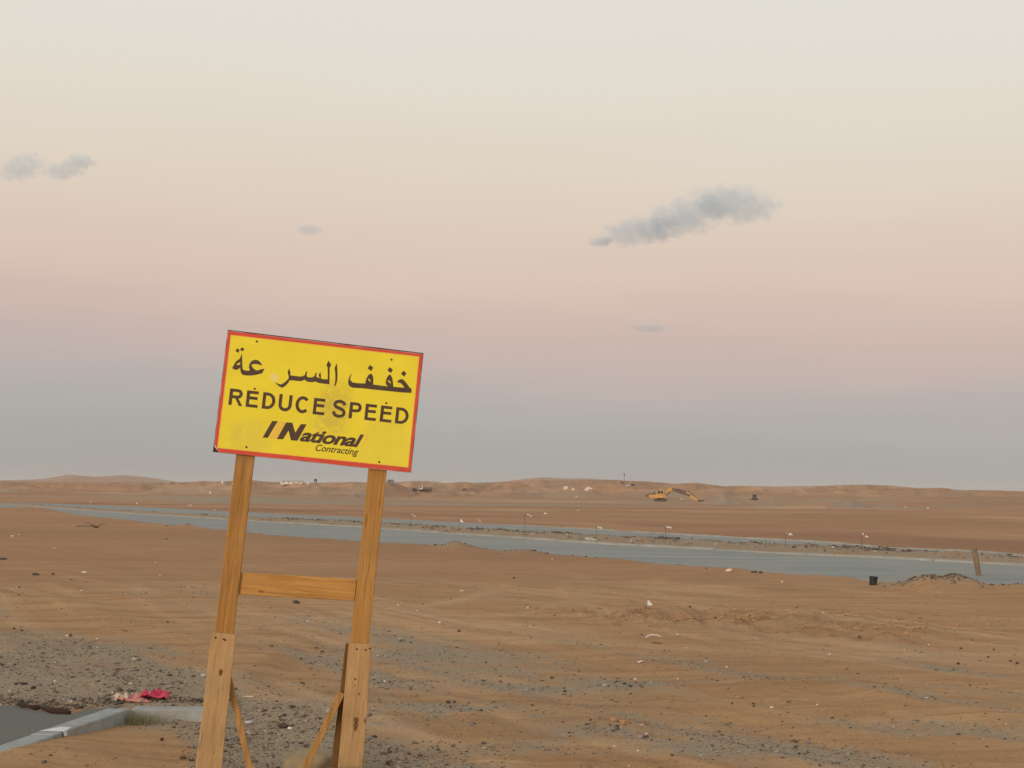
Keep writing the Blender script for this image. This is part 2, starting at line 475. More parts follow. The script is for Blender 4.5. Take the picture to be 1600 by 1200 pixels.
class MB:
    """Collects shapes; build() links them as ONE mesh object."""
    def __init__(self): self.v, self.f = [], []

    def add(self, vs, fs):
        b = len(self.v)
        self.v += [tuple(v) for v in vs]; self.f += [tuple(i + b for i in f) for f in fs]
        return self

    def box(self, a, b):
        (x0, y0, z0), (x1, y1, z1) = a, b
        vs = [(x0, y0, z0), (x1, y0, z0), (x1, y1, z0), (x0, y1, z0), (x0, y0, z1), (x1, y0, z1), (x1, y1, z1), (x0, y1, z1)]
        return self.add(vs, [(0, 3, 2, 1), (4, 5, 6, 7), (0, 1, 5, 4), (1, 2, 6, 5), (2, 3, 7, 6), (3, 0, 4, 7)])

    def prism(self, poly, w0, w1, axis='Z'):
        """Extrude a polygon (list of 2D points) between two depths along an axis."""
        n = len(poly)
        def P(p, w): return {'Z': (p[0], p[1], w), 'Y': (p[0], w, p[1]), 'X': (w, p[0], p[1])}[axis]
        vs = [P(p, w0) for p in poly] + [P(p, w1) for p in poly]
        fs = [tuple(range(n - 1, -1, -1)), tuple(range(n, 2 * n))] + [(i, (i + 1) % n, n + (i + 1) % n, n + i) for i in range(n)]
        return self.add(vs, fs)

    def tube(self, pts, rad, n=8, cap=True):
        pts = [Vector(p) for p in pts]
        rads = rad if isinstance(rad, (list, tuple)) else [rad] * len(pts)
        vs, fs = [], []
        for i, p in enumerate(pts):
            t = (pts[min(i + 1, len(pts) - 1)] - pts[max(i - 1, 0)]).normalized()
            u = t.cross(Vector((0, 0, 1)) if abs(t.z) < 0.9 else Vector((1, 0, 0))).normalized()
            w = t.cross(u)
            for k in range(n):
                a = 2 * PI * k / n
                vs.append(p + (u * math.cos(a) + w * math.sin(a)) * rads[i])
        for i in range(len(pts) - 1):
            for k in range(n):
                fs.append((i * n + k, i * n + (k + 1) % n, (i + 1) * n + (k + 1) % n, (i + 1) * n + k))
        if cap:
            fs += [tuple(range(n - 1, -1, -1)), tuple(range((len(pts) - 1) * n, len(pts) * n))]
        return self.add(vs, fs)

    def build(self, name, mat, parent=None, smooth=False, bevel=0.0):
        o = mesh_obj(name, self.v, self.f, mat, parent, smooth)
        bm = bmesh.new(); bm.from_mesh(o.data)
        bmesh.ops.recalc_face_normals(bm, faces=bm.faces)
        if bevel:
            bmesh.ops.bevel(bm, geom=list(bm.edges), offset=bevel, segments=1, affect='EDGES')
        bm.to_mesh(o.data); bm.free()
        return o


# ------------------------------------------------------------------ numpy gradient noise
_P = np.random.default_rng(3).permutation(512)
_P = np.concatenate([_P, _P, _P])
_G = np.random.default_rng(4).uniform(0, 2 * np.pi, 512)
_GX, _GY = np.cos(_G), np.sin(_G)


def pn(x, y):
    x = np.asarray(x, float); y = np.asarray(y, float)
    xi = np.floor(x).astype(np.int64); yi = np.floor(y).astype(np.int64)
    xf = x - xi; yf = y - yi
    u = xf * xf * xf * (xf * (xf * 6 - 15) + 10); v = yf * yf * yf * (yf * (yf * 6 - 15) + 10)
    def g(ix, iy, dx, dy):
        h = _P[_P[ix & 511] + (iy & 511)]
        return _GX[h] * dx + _GY[h] * dy
    a = g(xi, yi, xf, yf); b = g(xi + 1, yi, xf - 1, yf); c = g(xi, yi + 1, xf, yf - 1); d = g(xi + 1, yi + 1, xf - 1, yf - 1)
    return (a + u * (b - a)) * (1 - v) + (c + u * (d - c)) * v


def fbm(x, y, oct=4, gain=0.5):
    s, a, f = 0.0, 1.0, 1.0
    for i in range(oct):
        s = s + a * pn(x * f + 17.3 * i, y * f - 9.1 * i); a *= gain; f *= 2.03
    return s


def ridged(x, y, oct=3):
    s, a, f = 0.0, 1.0, 1.0
    for i in range(oct):
        s = s + a * (1 - np.abs(pn(x * f + 5.7 * i, y * f + 3.3 * i)) * 2.2); a *= 0.5; f *= 2.1
    return s


def sstep(a, b, x):
    t = np.clip((x - a) / (b - a), 0, 1)
    return t * t * (3 - 2 * t)


def ray(px, py):
    """Viewing direction of a photograph pixel (1600 x 1200)."""
    return (CAM_R @ Vector(((px - 800) / FPX, (600 - py) / FPX, -1.0)))


def flat(px, py, z=0.0):
    d = ray(px, py)
    t = (z - CAM_H) / d.z
    return d.x * t, d.y * t

# ------------------------------------------------------------------ the land
NX, NY = 0.85, 0.5268             # across the road (away from the camera)
SX, SY = 0.5268, -0.85            # along the road (towards the right and nearer)


def ns(x, y): return NX * x + NY * y, SX * x + SY * y


def xy(n, s): return NX * n + SX * s, NY * n + SY * s


def curve(pixels, z=0.0):
    """A line seen in the photograph, as distance across the road against distance along it."""
    q = sorted((ns(*flat(px, py, z))[::-1] for px, py in pixels))
    s = np.array([a for a, _ in q]); n = np.array([b for _, b in q])
    return lambda v: np.interp(v, s, n)


near_edge = curve([(60, 799), (100, 803), (200, 813), (290, 823), (400, 834), (500, 842), (597, 849), (680, 853), (745, 857),
                   (835, 865), (960, 874), (1086, 887), (1250, 900), (1332, 904), (1362, 911), (1412, 913), (1480, 917), (1600, 921)])
near_top = curve([(25, 789.5), (187, 801.5), (287, 808), (360, 812), (597, 826), (810, 841), (960, 851), (1100, 857.5), (1250, 866), (1400, 872.5), (1500, 878), (1600, 884)])
far_low = curve([(25, 788), (187, 799), (287, 805), (360, 809), (597, 819), (772, 831), (960, 841), (1040, 845), (1250, 856), (1400, 863), (1600, 875)])
far_top = curve([(0, 784.5), (200, 791), (360, 799.5), (597, 810), (785, 820), (900, 826.5), (1100, 838), (1250, 846), (1375, 855), (1525, 862.5), (1600, 869)])

SKY_X = np.array([-800, -300, 0, 60, 100, 180, 250, 290, 315, 340, 365, 400, 415, 440, 500, 540, 600, 640, 675, 700, 720, 740, 780, 850, 900, 950,
                  1000, 1030, 1060, 1085, 1130, 1150, 1180, 1250, 1300, 1350, 1400, 1440, 1470, 1500, 1560, 1600, 1900, 2400.])
SKY_Y = np.array([748, 750, 751, 752, 753.5, 754, 754.5, 754, 751.5, 752.5, 751, 750, 752.5, 753.5, 754, 753, 754, 752, 752, 755.5, 752, 755,
                  753.5, 750.5, 750.5, 749.5, 752, 753.5, 756.5, 754, 759.5, 759, 759.5, 760, 758.5, 757, 759, 763.5, 761.5, 766, 766, 769, 768, 772.])
HILL_X = np.array([-800, -200, 0, 40, 70, 110, 130, 150, 195, 230, 262, 300, 700, 790, 850, 880, 920, 980, 1040, 1200, 2400.])
HILL_Y = np.array([752, 752, 751.5, 750.5, 749.5, 742, 744, 746, 743, 746, 751, 757, 759, 753, 746.5, 748.5, 749, 752, 757, 764, 775.])
HORIZ = lambda px: 765.0 + (px - 800) * 0.00873


def px_of(x, y):
    """Column of the photograph a ground point lies in (roll left out)."""
    return 800 + FPX * np.clip(x / np.maximum(y, 1e-3), -2.2, 2.2)


def smooth_interp(px, X, Y, w):
    return (np.interp(px - w, X, Y) + 2 * np.interp(px, X, Y) + np.interp(px + w, X, Y)) / 4


# bumps: x, y, radius across the line of sight, radius along it, height
def bump_at(px, py, wpx, hpx, depth):
    x, y = flat(px, py)
    return (x, y, wpx / FPX * y, depth, hpx / FPX * y)


BUMPS = [bump_at(1450, 921, 36, 19, 0.6), bump_at(1502, 921, 26, 15, 0.6), bump_at(712, 859, 26, 12, 1.0), bump_at(815, 867, 30, 6, 0.9),
         bump_at(35, 801, 75, 7, 6.0), bump_at(1175, 893, 45, 3, 0.8), bump_at(300, 824, 40, 4, 2.0), bump_at(1600, 922, 40, 5, 0.5)]


def height(x, y):
    x = np.asarray(x, float); y = np.asarray(y, float)
    d = np.hypot(x, y)
    n, s = ns(x, y)
    px = px_of(x, y)
    # small relief: soft hollows, wheel ruts along the road, churned patches
    z = 0.05 * fbm(x * 0.16, y * 0.16, 3) * sstep(3, 14, d)
    rut_w = np.clip(1 - d / 90, 0, 1)
    z = z + 0.046 * rut_w * fbm(n * 0.95 + 0.4 * pn(s * 0.1, 3.3), s * 0.075 + 5, 3)
    z = z + 0.020 * np.clip(1 - d / 45, 0, 1) * fbm(n * 3.3, s * 0.35 + 9, 3)
    z = z + 0.016 * np.clip(1 - d / 30, 0, 1) * fbm(x * 3.1, y * 3.1, 3)
    churn = np.exp(-(((px - 1130) / 240) ** 4)) * np.exp(-(((d - 20.0) / 2.2) ** 2))
    churn = np.maximum(churn, 0.8 * np.exp(-(((px - 1390) / 110) ** 2)) * np.exp(-(((d - 18.6) / 1.3) ** 2)))
    z = z + 0.065 * churn * np.clip(ridged(x * 2.0, y * 0.9, 4) - 0.45, -0.5, 1.2)
    w_ = 0.9 * fbm(s * 0.07, n * 0.05 + 3, 2)
    ln_ = np.clip(1 - np.abs(pn(n * 0.85 + w_, s * 0.03 + 1.7)) * 5.0, 0, 1) + 0.7 * np.clip(1 - np.abs(pn(n * 1.7 + w_ * 1.4 + 9, s * 0.05 + 4.1)) * 4.5, 0, 1)
    z = z + 0.022 * ln_ * np.clip(1 - d / 32, 0, 1) * sstep(3, 8, d) * np.clip(0.35 + 1.3 * fbm(s * 0.22, n * 0.5, 3), 0, 1)
    # two shallow drifts crossing the near field
    for (pcx, dist, wid, hh) in ((760, 11.3, 0.55, 0.05), (1250, 12.9, 0.5, 0.07), (1480, 11.7, 0.6, 0.05), (300, 22, 2.0, 0.10)):
        z = z + hh * np.exp(-(((px - pcx) / 330) ** 2)) * np.exp(-(((d - dist - 0.4 * pn(px / 90.0, dist)) / wid) ** 2))
    # ---- retained corner on the left: higher ground behind the kerb, a drifted hollow in front of it
    up = sstep(-2.0, -2.45, x) * sstep(10.58, 10.66, y)
    left_of = sstep(0.0, 0.06, (-3.16 + (y - 8.54) * 0.171) - x - 0.02) * sstep(2.0, 4.0, y)
    raise_ = np.maximum(up, left_of * sstep(14, 10.7, y)) * sstep(20, 11.5, y)
    z = z * (1 - 0.9 * raise_ * sstep(12.5, 10.9, y)) + 0.088 * raise_
    kl = -3.16 + (y - 8.54) * 0.171                      # right face of the long kerb
    dh = np.interp(y, [6.0, 8.0, 9.0, 9.5, 10.0, 10.4, 10.6], [0.11, 0.118, 0.108, 0.078, 0.036, 0.008, 0.0])
    drift = np.exp(-((np.maximum(x - kl, 0) / 0.8) ** 2)) * (1 - left_of) * sstep(4, 6, y) * (x > kl - 0.1) * (y < 10.6)
    z = z * (1 - 0.8 * drift) + dh * drift
    # ---- road bed and its shoulders
    ne = near_edge(s) + 0.16 * fbm(s * 0.5, 2.0, 3)
    ft = far_top(s) + 0.14 * fbm(s * 0.45, 8.0, 3)
    shoulder = np.exp(-(((n - ne + 0.5) / 0.6) ** 2))
    z = z + 0.02 * shoulder * (1 + fbm(s * 1.3, n * 1.3, 3))
    inside = sstep(ne - 0.30, ne + 0.35, n) * sstep(ft + 0.35, ft - 0.3, n)
    z = z * (1 - inside) - 0.13 * inside + 0.03 * sstep(-6, -1, n - ne) * sstep(6, 1, n - ft) * (1 - inside)
    # rubble ridge of the median
    m0, m1 = near_top(s), far_low(s)
    mid = m0 + (m1 - m0) * 0.72 + 0.12 * pn(s * 0.3, 1.1)
    wid = np.maximum((m1 - m0) * 0.30, 0.25)
    on_med = sstep(m0 + 0.15, m0 + 0.45, n) * sstep(m1 + 0.25, m1 - 0.1, n)
    rough = 0.5 + 0.5 * np.clip(fbm(s * 0.55, 4.0, 3) + 0.35, 0, 1.2)
    z = z + on_med * (0.16 + 0.05 * fbm(x * 1.7, y * 1.7, 3)) + on_med * 0.15 * rough * np.exp(-(((n - mid) / wid) ** 2)) * (1 + 0.5 * fbm(s * 2.2, n * 2.2, 3))
    for (bx, by, rx, ry, h) in BUMPS:
        z = z + h * np.exp(-(((x - bx) / rx) ** 2) - ((y - by) / ry) ** 2) * (1 + 0.25 * fbm(x * 1.9, y * 1.9, 2))
    # ---- beyond the road: a low bank, a lower plain, then dunes
    beyond = sstep(1.0, 6.0, n - ft)
    z = z + beyond * sstep(280, 90, d) * 0.10 * fbm(n * 0.10, s * 0.022, 4)
    drop = sstep(147, 205, y + 6 * pn(px / 120.0, 0.5)) * sstep(-1, 1, y)
    z = z - 1.05 * drop
    zr = CAM_H + (HORIZ(px) - smooth_interp(px, SKY_X, SKY_Y, 9)) / FPX * 900
    dun = ridged(x * 0.016 + 0.4 * pn(x * 0.004, y * 0.004), y * 0.010, 4) - 0.95
    dun = dun + 0.55 * (ridged(x * 0.042 + 0.5 * pn(x * 0.01, y * 0.01), y * 0.016, 3) - 0.9)
    grow = sstep(520, 900, y)
    fall = 1 - 0.9 * sstep(905, 1250, y)
    envelope = 4 * sstep(400, 560, y) * (1 - 0.9 * sstep(800, 900, y))
    z = z + np.where(y > 380, grow * fall * (zr + 1.05), 0) + np.where(y > 300, 1.5 * envelope * dun, 0)
    # nothing before the last ridge rises over it
    cap = CAM_H + (HORIZ(px) - smooth_interp(px, SKY_X, SKY_Y, 9)) / FPX * y + 0.35 * fbm(px / 22.0, 0.3, 3) - 0.0009 * np.maximum(880 - y, 0)
    q_ = np.clip(0.5 + 0.5 * (z - cap) / 0.5, 0, 1)
    zc = z * (1 - q_) + cap * q_ - 0.5 * q_ * (1 - q_)
    z = np.where((y > 330) & (y < 1300), zc, z)
    zh = CAM_H + (HORIZ(px) - smooth_interp(px, HILL_X, HILL_Y, 8)) / FPX * 2500
    z = z + np.where(y > 1300, sstep(1400, 2500, y) * (1 - 0.8 * sstep(2550, 3600, y)) * (zh + 0.9), 0)
    # gentle dune to the right of the plain, and low swells on the plain
    z = z + 2.35 * np.exp(-np.abs((x - 93) / 27) ** 2.4 - ((y - 262) / 40) ** 2) * (1 + 0.1 * pn(x * 0.05, y * 0.05))
    z = z + 0.7 * np.exp(-((x + 75) / 34) ** 2 - ((y - 300) / 45) ** 2) + 0.9 * np.exp(-((x + 130) / 50) ** 2 - ((y - 420) / 60) ** 2)
    z = z + sstep(170, 260, y) * sstep(560, 380, y) * 0.16 * fbm(x * 0.03, y * 0.03, 3)
    # land behind and beside the camera rolls on at the same level
    side = sstep(0.9, 1.4, np.abs(x) / np.maximum(y, 1e-3)) * (y > 0) + (y <= 0)
    side = np.clip(side, 0, 1) * sstep(120, 400, d)
    z = z * (1 - side) + side * (-0.6 + 2.2 * fbm(x * 0.004, y * 0.004, 4) * sstep(300, 1200, d) * 1.5)
    return z


def hz(x, y): return float(height(np.array([x]), np.array([y]))[0])


def at(px, py):
    """First ground point met by the view of a photograph pixel."""
    d = ray(px, py)
    t = np.geomspace(6.0, 3500.0, 6000)
    x, y, z = d.x * t, d.y * t, CAM_H + d.z * t
    below = np.where(z < height(x, y))[0]
    i = int(below[0]) if len(below) else len(t) - 1
    a, b = t[max(i - 1, 0)], t[i]
    for _ in range(12):
        m = (a + b) / 2
        if CAM_H + d.z * m < hz(d.x * m, d.y * m): b = m
        else: a = m
    return Vector((d.x * b, d.y * b, hz(d.x * b, d.y * b)))


def gravel_mask(x, y):
    d = np.hypot(x, y); n, s = ns(x, y); px = px_of(x, y)
    g = 0.30 + 0.55 * fbm(n * 0.62, s * 0.055, 4) + 0.55 * fbm(n * 1.9 + 3, s * 0.10, 3) + 0.30 * fbm(x * 0.55, y * 0.55, 3)
    g = g + 0.04 - 0.08 * sstep(500, 900, px) - 0.25 * sstep(13, 22, d) - 0.3 * sstep(22, 30, d)
    def blob(pc, dc, pw, dw, a): return a * np.exp(-(((px - pc) / pw) ** 2) - ((d - dc) / dw) ** 2)
    g = g + blob(60, 12.2, 150, 1.2, 1.0) + blob(-100, 14.6, 320, 2.6, 0.75) + blob(240, 11.9, 120, 0.7, 0.45)
    g = g + blob(400, 10.6, 170, 0.75, 0.75) + blob(470, 9.2, 260, 0.75, 1.1) + blob(620, 8.6, 190, 0.55, 0.8)
    g = g + blob(700, 11.15, 75, 0.20, 0.9) + blob(810, 12.6, 80, 0.25, 0.6) + blob(640, 12.9, 100, 0.35, 0.6)
    g = g + blob(975, 13.0, 50, 0.3, 0.8) + blob(900, 10.3, 120, 0.25, 0.6) + blob(1160, 9.7, 200, 0.4, 0.5) + blob(1420, 11.0, 130, 0.35, 0.5)
    g = g + blob(1470, 14.7, 60, 0.5, 0.4) + blob(1260, 8.9, 90, 0.3, 0.5) + blob(560, 15.0, 200, 1.0, 0.35)
    # swept sand: in front of the kerb and the long drift right of the sign
    g = g - blob(120, 9.5, 170, 0.75, 1.6) - blob(745, 10.2, 130, 0.33, 1.0) - blob(960, 9.2, 150, 0.22, 0.8) - blob(860, 11.9, 120, 0.3, 0.4)
    g = g - blob(1250, 11.6, 160, 0.35, 0.5) - blob(1400, 10.4, 160, 0.25, 0.5)
    ne = near_edge(s)
    g = g - 0.5 * sstep(-9, -3, n - ne)
    # far: grey graded strips on the plain and faint ones on the dunes
    m0, m1 = near_top(s), far_low(s)
    med = sstep(m0 - 0.1, m0 + 0.3, n) * sstep(m1 + 0.3, m1 - 0.1, n)
    g = g * (1 - med) + med * (0.8 + 0.5 * fbm(s * 0.5, n * 1.1, 3))
    for (bx, by, rx, ry, h) in BUMPS[:4]:
        g = np.maximum(g, 0.8 * np.exp(-(((x - bx) / (rx * 1.5)) ** 4) - ((y - by - 0.3) / (ry * 1.3)) ** 2))
    far = sstep(150, 190, y)
    gf = 0.35 + 0.8 * fbm(x * 0.010, y * 0.022, 4) - 0.25 * sstep(420, 600, y)
    gf = gf + 0.6 * np.exp(-(((px - 760) / 190) ** 2)) * np.exp(-(((y - 240) / 50) ** 2)) + 0.6 * np.exp(-(((px - 400) / 120) ** 2)) * np.exp(-(((y - 260) / 60) ** 2))
    gf = gf + 0.35 * np.exp(-(((px - 1050) / 90) ** 2)) * np.exp(-(((y - 390) / 40) ** 2))
    midz = sstep(0, 5, n - far_top(s))
    g = np.where(y > 165, gf * far, g * (1 - midz) + midz * (-0.15 + 0.4 * fbm(n * 0.12, s * 0.02, 3)))
    return np.clip(g, 0, 1)


def red_mask(x, y):
    n, s = ns(x, y); d = np.hypot(x, y); px = px_of(x, y)
    r = 0.55 * sstep(20, 34, d) + 0.25 * fbm(x * 0.05, y * 0.03, 3)
    r = r + 0.45 * np.exp(-((n - far_top(s) - 7) / 5.0) ** 2) + 0.2 * sstep(300, 900, y)
    return np.clip(r, 0, 1)


def damp_dark_mask(x, y):
    n, s = ns(x, y); d = np.hypot(x, y); px = px_of(x, y)
    r = 1.0 * np.exp(-(((px - 1130) / 230) ** 4)) * np.exp(-(((d - 20.2) / 1.5) ** 2))
    r = r + 1.0 * np.exp(-(((px - 1390) / 110) ** 2)) * np.exp(-(((d - 18.6) / 1.2) ** 2))
    r = r + 0.9 * np.exp(-(((px - 1080) / 110) ** 2)) * np.exp(-(((d - 10.65) / 0.28) ** 2)) * np.clip(0.45 + fbm(n * 2.2, s * 0.4, 3), 0, 1)
    r = r + 1.0 * np.exp(-np.abs((x - 93) / 27) ** 2.4 - ((y - 262) / 40) ** 2) * sstep(150, 200, y)  # darker sand tone on the dune at the right
    r = r + sstep(150, 200, y) * np.clip(-0.08 + 1.2 * fbm(x * 0.030 + 11, y * 0.012, 4), 0, 0.6)  # darker tone scattered over the plain and dunes
    r = r + sstep(1, 3, n - far_top(s)) * sstep(190, 120, y) * np.clip(-0.1 + 1.1 * fbm(n * 0.13 + 5, s * 0.05 + 3, 5), 0, 0.45)
    for (pc, dc, pw, dw) in ((900, 15.1, 90, 0.25), (960, 19.4, 150, 0.5), (1390, 12.1, 170, 0.22), (1280, 11.6, 130, 0.15), (640, 17.5, 60, 0.4), (160, 17.6, 180, 0.25), (260, 19.0, 120, 0.25), (880, 12.05, 100, 0.10), (560, 12.5, 120, 0.3)):
        r = r + 0.6 * np.exp(-(((px - pc) / pw) ** 2)) * np.exp(-(((d - dc - 0.35 * pn(px / 60.0, dc)) / dw) ** 2)) * np.clip(0.5 + fbm(n * 2.0, s * 0.5, 3), 0, 1)
    return np.clip(r, 0, 1)


def pale_mask(x, y):
    """Thin pale lines of fine sand blown into wheel tracks."""
    n, s = ns(x, y); d = np.hypot(x, y); px = px_of(x, y)
    w = 0.9 * fbm(s * 0.07, n * 0.05 + 3, 2)
    a = 1 - np.abs(pn(n * 0.85 + w, s * 0.03 + 1.7)) * 7.0
    b = 1 - np.abs(pn(n * 1.7 + w * 1.4 + 9, s * 0.05 + 4.1)) * 5.5
    r = np.clip(np.maximum(a, 0.8 * b), 0, 1) * np.clip(0.35 + 1.3 * fbm(s * 0.22, n * 0.5, 3), 0, 1)
    # a few sweeping curved tracks in the middle of the flat
    for (cx, cyy, rad, w0) in ((9.5, 24.5, 8.6, 0.16), (9.5, 24.5, 7.0, 0.14), (-9.0, 27.0, 10.5, 0.2), (-9.0, 27.0, 8.9, 0.2), (4.0, 31.0, 11.5, 0.25)):
        q = np.hypot(x - cx, (y - cyy) * 0.75)
        r = np.maximum(r, 0.75 * np.exp(-(((q - rad) / w0) ** 2)) * np.clip(0.5 + fbm(x * 0.35, y * 0.35, 3), 0, 1))
    r = r * sstep(34, 22, d)
    ft = far_top(s)
    r = r + sstep(1, 4, n - ft) * sstep(190, 120, y) * np.clip(-0.05 + 1.0 * fbm(n * 0.11, s * 0.045, 5), 0, 0.5)
    r = r + sstep(150, 200, y) * np.clip(-0.1 + 1.3 * fbm(x * 0.022, y * 0.010 + 7, 4), 0, 0.8)
    return np.clip(r, 0, 1)


def rubble_shade_mask(x, y):
    n, s = ns(x, y)
    m0, m1 = near_top(s), far_low(s)
    mid = m0 + (m1 - m0) * 0.80
    wid = np.maximum((m1 - m0) * 0.22, 0.28)
    r = (0.55 + 0.7 * fbm(s * 0.35, n * 0.6, 3)) * np.exp(-((n - mid) / wid) ** 2) * sstep(14, 2, s + 14)
    r = r + 0.55 * np.exp(-((n - m1 + 0.1) / 0.25) ** 2) * sstep(-30, -55, s)  # straight dark line at the left: kerb shadow painted in the rubble colour
    # grey crests of the two heaps by the near edge of the road
    for (bx, by, rx, ry, h) in BUMPS[:4] + BUMPS[5:6]:
        r = np.maximum(r, 0.42 * np.exp(-(((x - bx) / (rx * 1.1)) ** 2) - ((y - by - 0.25) / (ry * 0.75)) ** 2))
    return np.clip(r, 0, 1)


# polar sheet round the camera, fine where the photograph looks
az_f = np.arange(-21.5, 21.51, 0.052)
az = np.concatenate([np.arange(-180, -60, 6.0), np.arange(-60, -21.6, 0.8), az_f, np.arange(22.2, 60, 0.8), np.arange(60, 180, 6.0)])
rad = [1.0, 2.5, 4.0, 5.5, 6.6, 7.4]
while rad[-1] < 5500:
    r_ = rad[-1]
    rad.append(r_ + min(max(r_ * r_ / 2500.0, 0.028), 0.0115 * r_) * (1.0 if r_ < 1300 else 2.5))
rad = np.array(rad)
A, RR = np.meshgrid(np.radians(az), rad)
GX, GY = RR * np.sin(A), RR * np.cos(A)
GZ = height(GX, GY)
nr, na = GX.shape
V = np.stack([GX, GY, GZ], -1).reshape(-1, 3)
V = np.vstack([V, [[0, 0, hz(0, 0.01)]]])
i = np.arange(nr - 1)[:, None] * na; j = np.arange(na)[None, :]; j2 = (j + 1) % na
Q = np.stack([i + j, i + j2, i + na + j2, i + na + j], -1).reshape(-1, 4)[:, ::-1]
ground = big_mesh('ground', V, Q, M['ground'])
tag(ground, 'orange desert sand with grey gravel patches running out to low dunes', kind='structure')
bm_hub = MB()
bm_hub.add([tuple(V[k]) for k in range(na)] + [tuple(V[-1])], [(na, (k + 1) % na, k) for k in range(na)])
hub = bm_hub.build('sand', M['ground'])
tag(hub, 'bare sand underfoot where the photograph was taken', kind='structure')
for nm, fn in (('gravel', gravel_mask), ('red', red_mask), ('rubble', rubble_shade_mask), ('damp', damp_dark_mask), ('pale', pale_mask)):
    a = ground.data.attributes.new(nm, 'FLOAT', 'POINT')
    a.data.foreach_set('value', fn(V[:, 0], V[:, 1]).astype(np.float32))


# ------------------------------------------------------------------ the road
def strip(name, lo, hi, mat, z, s0=-150.0, s1=40.0, step=0.6, cols=6, lab=None):
    s = np.arange(s0, s1, step)
    a, b = lo(s), hi(s)
    t = np.linspace(0, 1, cols)[None, :]
    n = a[:, None] * (1 - t) + b[:, None] * t
    S = np.repeat(s[:, None], cols, 1)
    x, y = xy(n, S)
    zz = z + 0.02 * pn(S * 0.05, n * 0.05)
    Vv = np.stack([x, y, zz], -1).reshape(-1, 3)
    ii = np.arange(len(s) - 1)[:, None] * cols; jj = np.arange(cols - 1)[None, :]
    q = np.stack([ii + jj, ii + cols + jj, ii + cols + jj + 1, ii + jj + 1], -1).reshape(-1, 4)
    o = big_mesh(name, Vv, q, mat)
    return tag(o, lab, kind='structure')


strip('road', lambda s: near_edge(s) - 1.2, lambda s: near_top(s) + 0.05, M['road'], 0.0, lab='near carriageway of dusty grey asphalt half drifted over by sand')
strip('road', lambda s: far_low(s) - 0.1, lambda s: far_top(s) + 0.8, M['road'], 0.0, lab='far carriageway of dusty grey asphalt beyond the rubble median')


def kerb_line(fn, width, z, lab, s0, s1):
    """Pale kerb stones laid end to end along a line."""
    root = empty('kerb', (0, 0, 0)); tag(root, lab, kind='structure')
    s = s0
    rr = random.Random(int(abs(s0) * 10) + int(width * 100))
    far = MB()
    while s < s1:
        ln = 1.5
        n0, n1 = float(fn(s)), float(fn(s + ln))
        dn = rr.uniform(-0.02, 0.02); dz = rr.uniform(-0.012, 0.008)
        dz -= 0.05 * max(0.0, float(pn(s * 0.23, width * 9 + z * 50)) + 0.05) * 2
        p = [xy(n0 + dn, s), xy(n1 + dn, s + ln - 0.015), xy(n1 + dn + width, s + ln - 0.015), xy(n0 + dn + width, s)]
        m = far if s < -62 else MB()
        m.prism(p, z - 0.12, z + dz)
        if s >= -62: m.build('kerb_stone', M['pale_concrete'], root)
        s += ln
    if far.v:
        o = far.build('kerb_stone', M['pale_concrete'], root); o['kind'] = 'stuff'


kerb_line(lambda s: near_top(s) - 0.18, 0.24, 0.055, 'pale dusty kerb along the far side of the near carriageway', -120, 20)
kerb_line(lambda s: far_top(s) + 0.02, 0.24, 0.050, 'pale dusty kerb along the far side of the far carriageway', -60, 20)


# ------------------------------------------------------------------ tarmac apron and its kerb on the left
def kx(y): return -3.16 + (y - 8.54) * 0.171


far_pts = [flat(-140, 1100, 0.09), flat(-60, 1103, 0.09), flat(0, 1105, 0.09), flat(28, 1103, 0.09), flat(32, 1109, 0.09), flat(60, 1112, 0.09), flat(80, 1117, 0.09),
           flat(112, 1117, 0.09), flat(135, 1111, 0.09), flat(165, 1107, 0.09), flat(192, 1103, 0.09)]
poly = [(kx(7.0) - 0.17, 7.0), (kx(10.3) - 0.17, 10.3)] + far_pts[::-1] + [(-7.5, 10.5), (-7.5, 7.0)]
tp = MB(); tp.prism(poly, 0.02, 0.098)
tag(tp.build('pavement', M['tarmac']), 'dark tarmac apron inside the concrete kerb on the left', kind='structure')

kerb = empty('kerb', (kx(9.5), 9.5, 0.0)); tag(kerb, 'low grey concrete kerb turning a corner beside the dark tarmac', kind='structure')
ys = [6.4, 7.42, 8.44, 9.46, 10.58]
for k in range(4):
    y0, y1 = ys[k], ys[k + 1] - 0.012
    if k == 3: y1 = 10.575
    off = (0.0, 0.0, 0.006, 0.0)[k]; top = (0.104, 0.104, 0.107, 0.110)[k]
    p = [(kx(y0) - 0.165 + off, y0), (kx(y0) + off, y0), (kx(y1) + off, y1), (kx(y1) - 0.165 + off, y1)]
    b_ = MB(); b_.prism([(a - kx(9.5), c - 9.5) for a, c in p], -0.25, top)
    b_.build('kerb_stone', M['concrete'], kerb, bevel=0.008)
for x0, x1 in ((kx(10.58) + 0.004, -2.235),):
    b_ = MB(); b_.box((x0 - kx(9.5), 10.585 - 9.5, -0.25), (x1 - kx(9.5), 10.735 - 9.5, 0.104))
    b_.build('kerb_stone', M['concrete'], kerb, bevel=0.008)
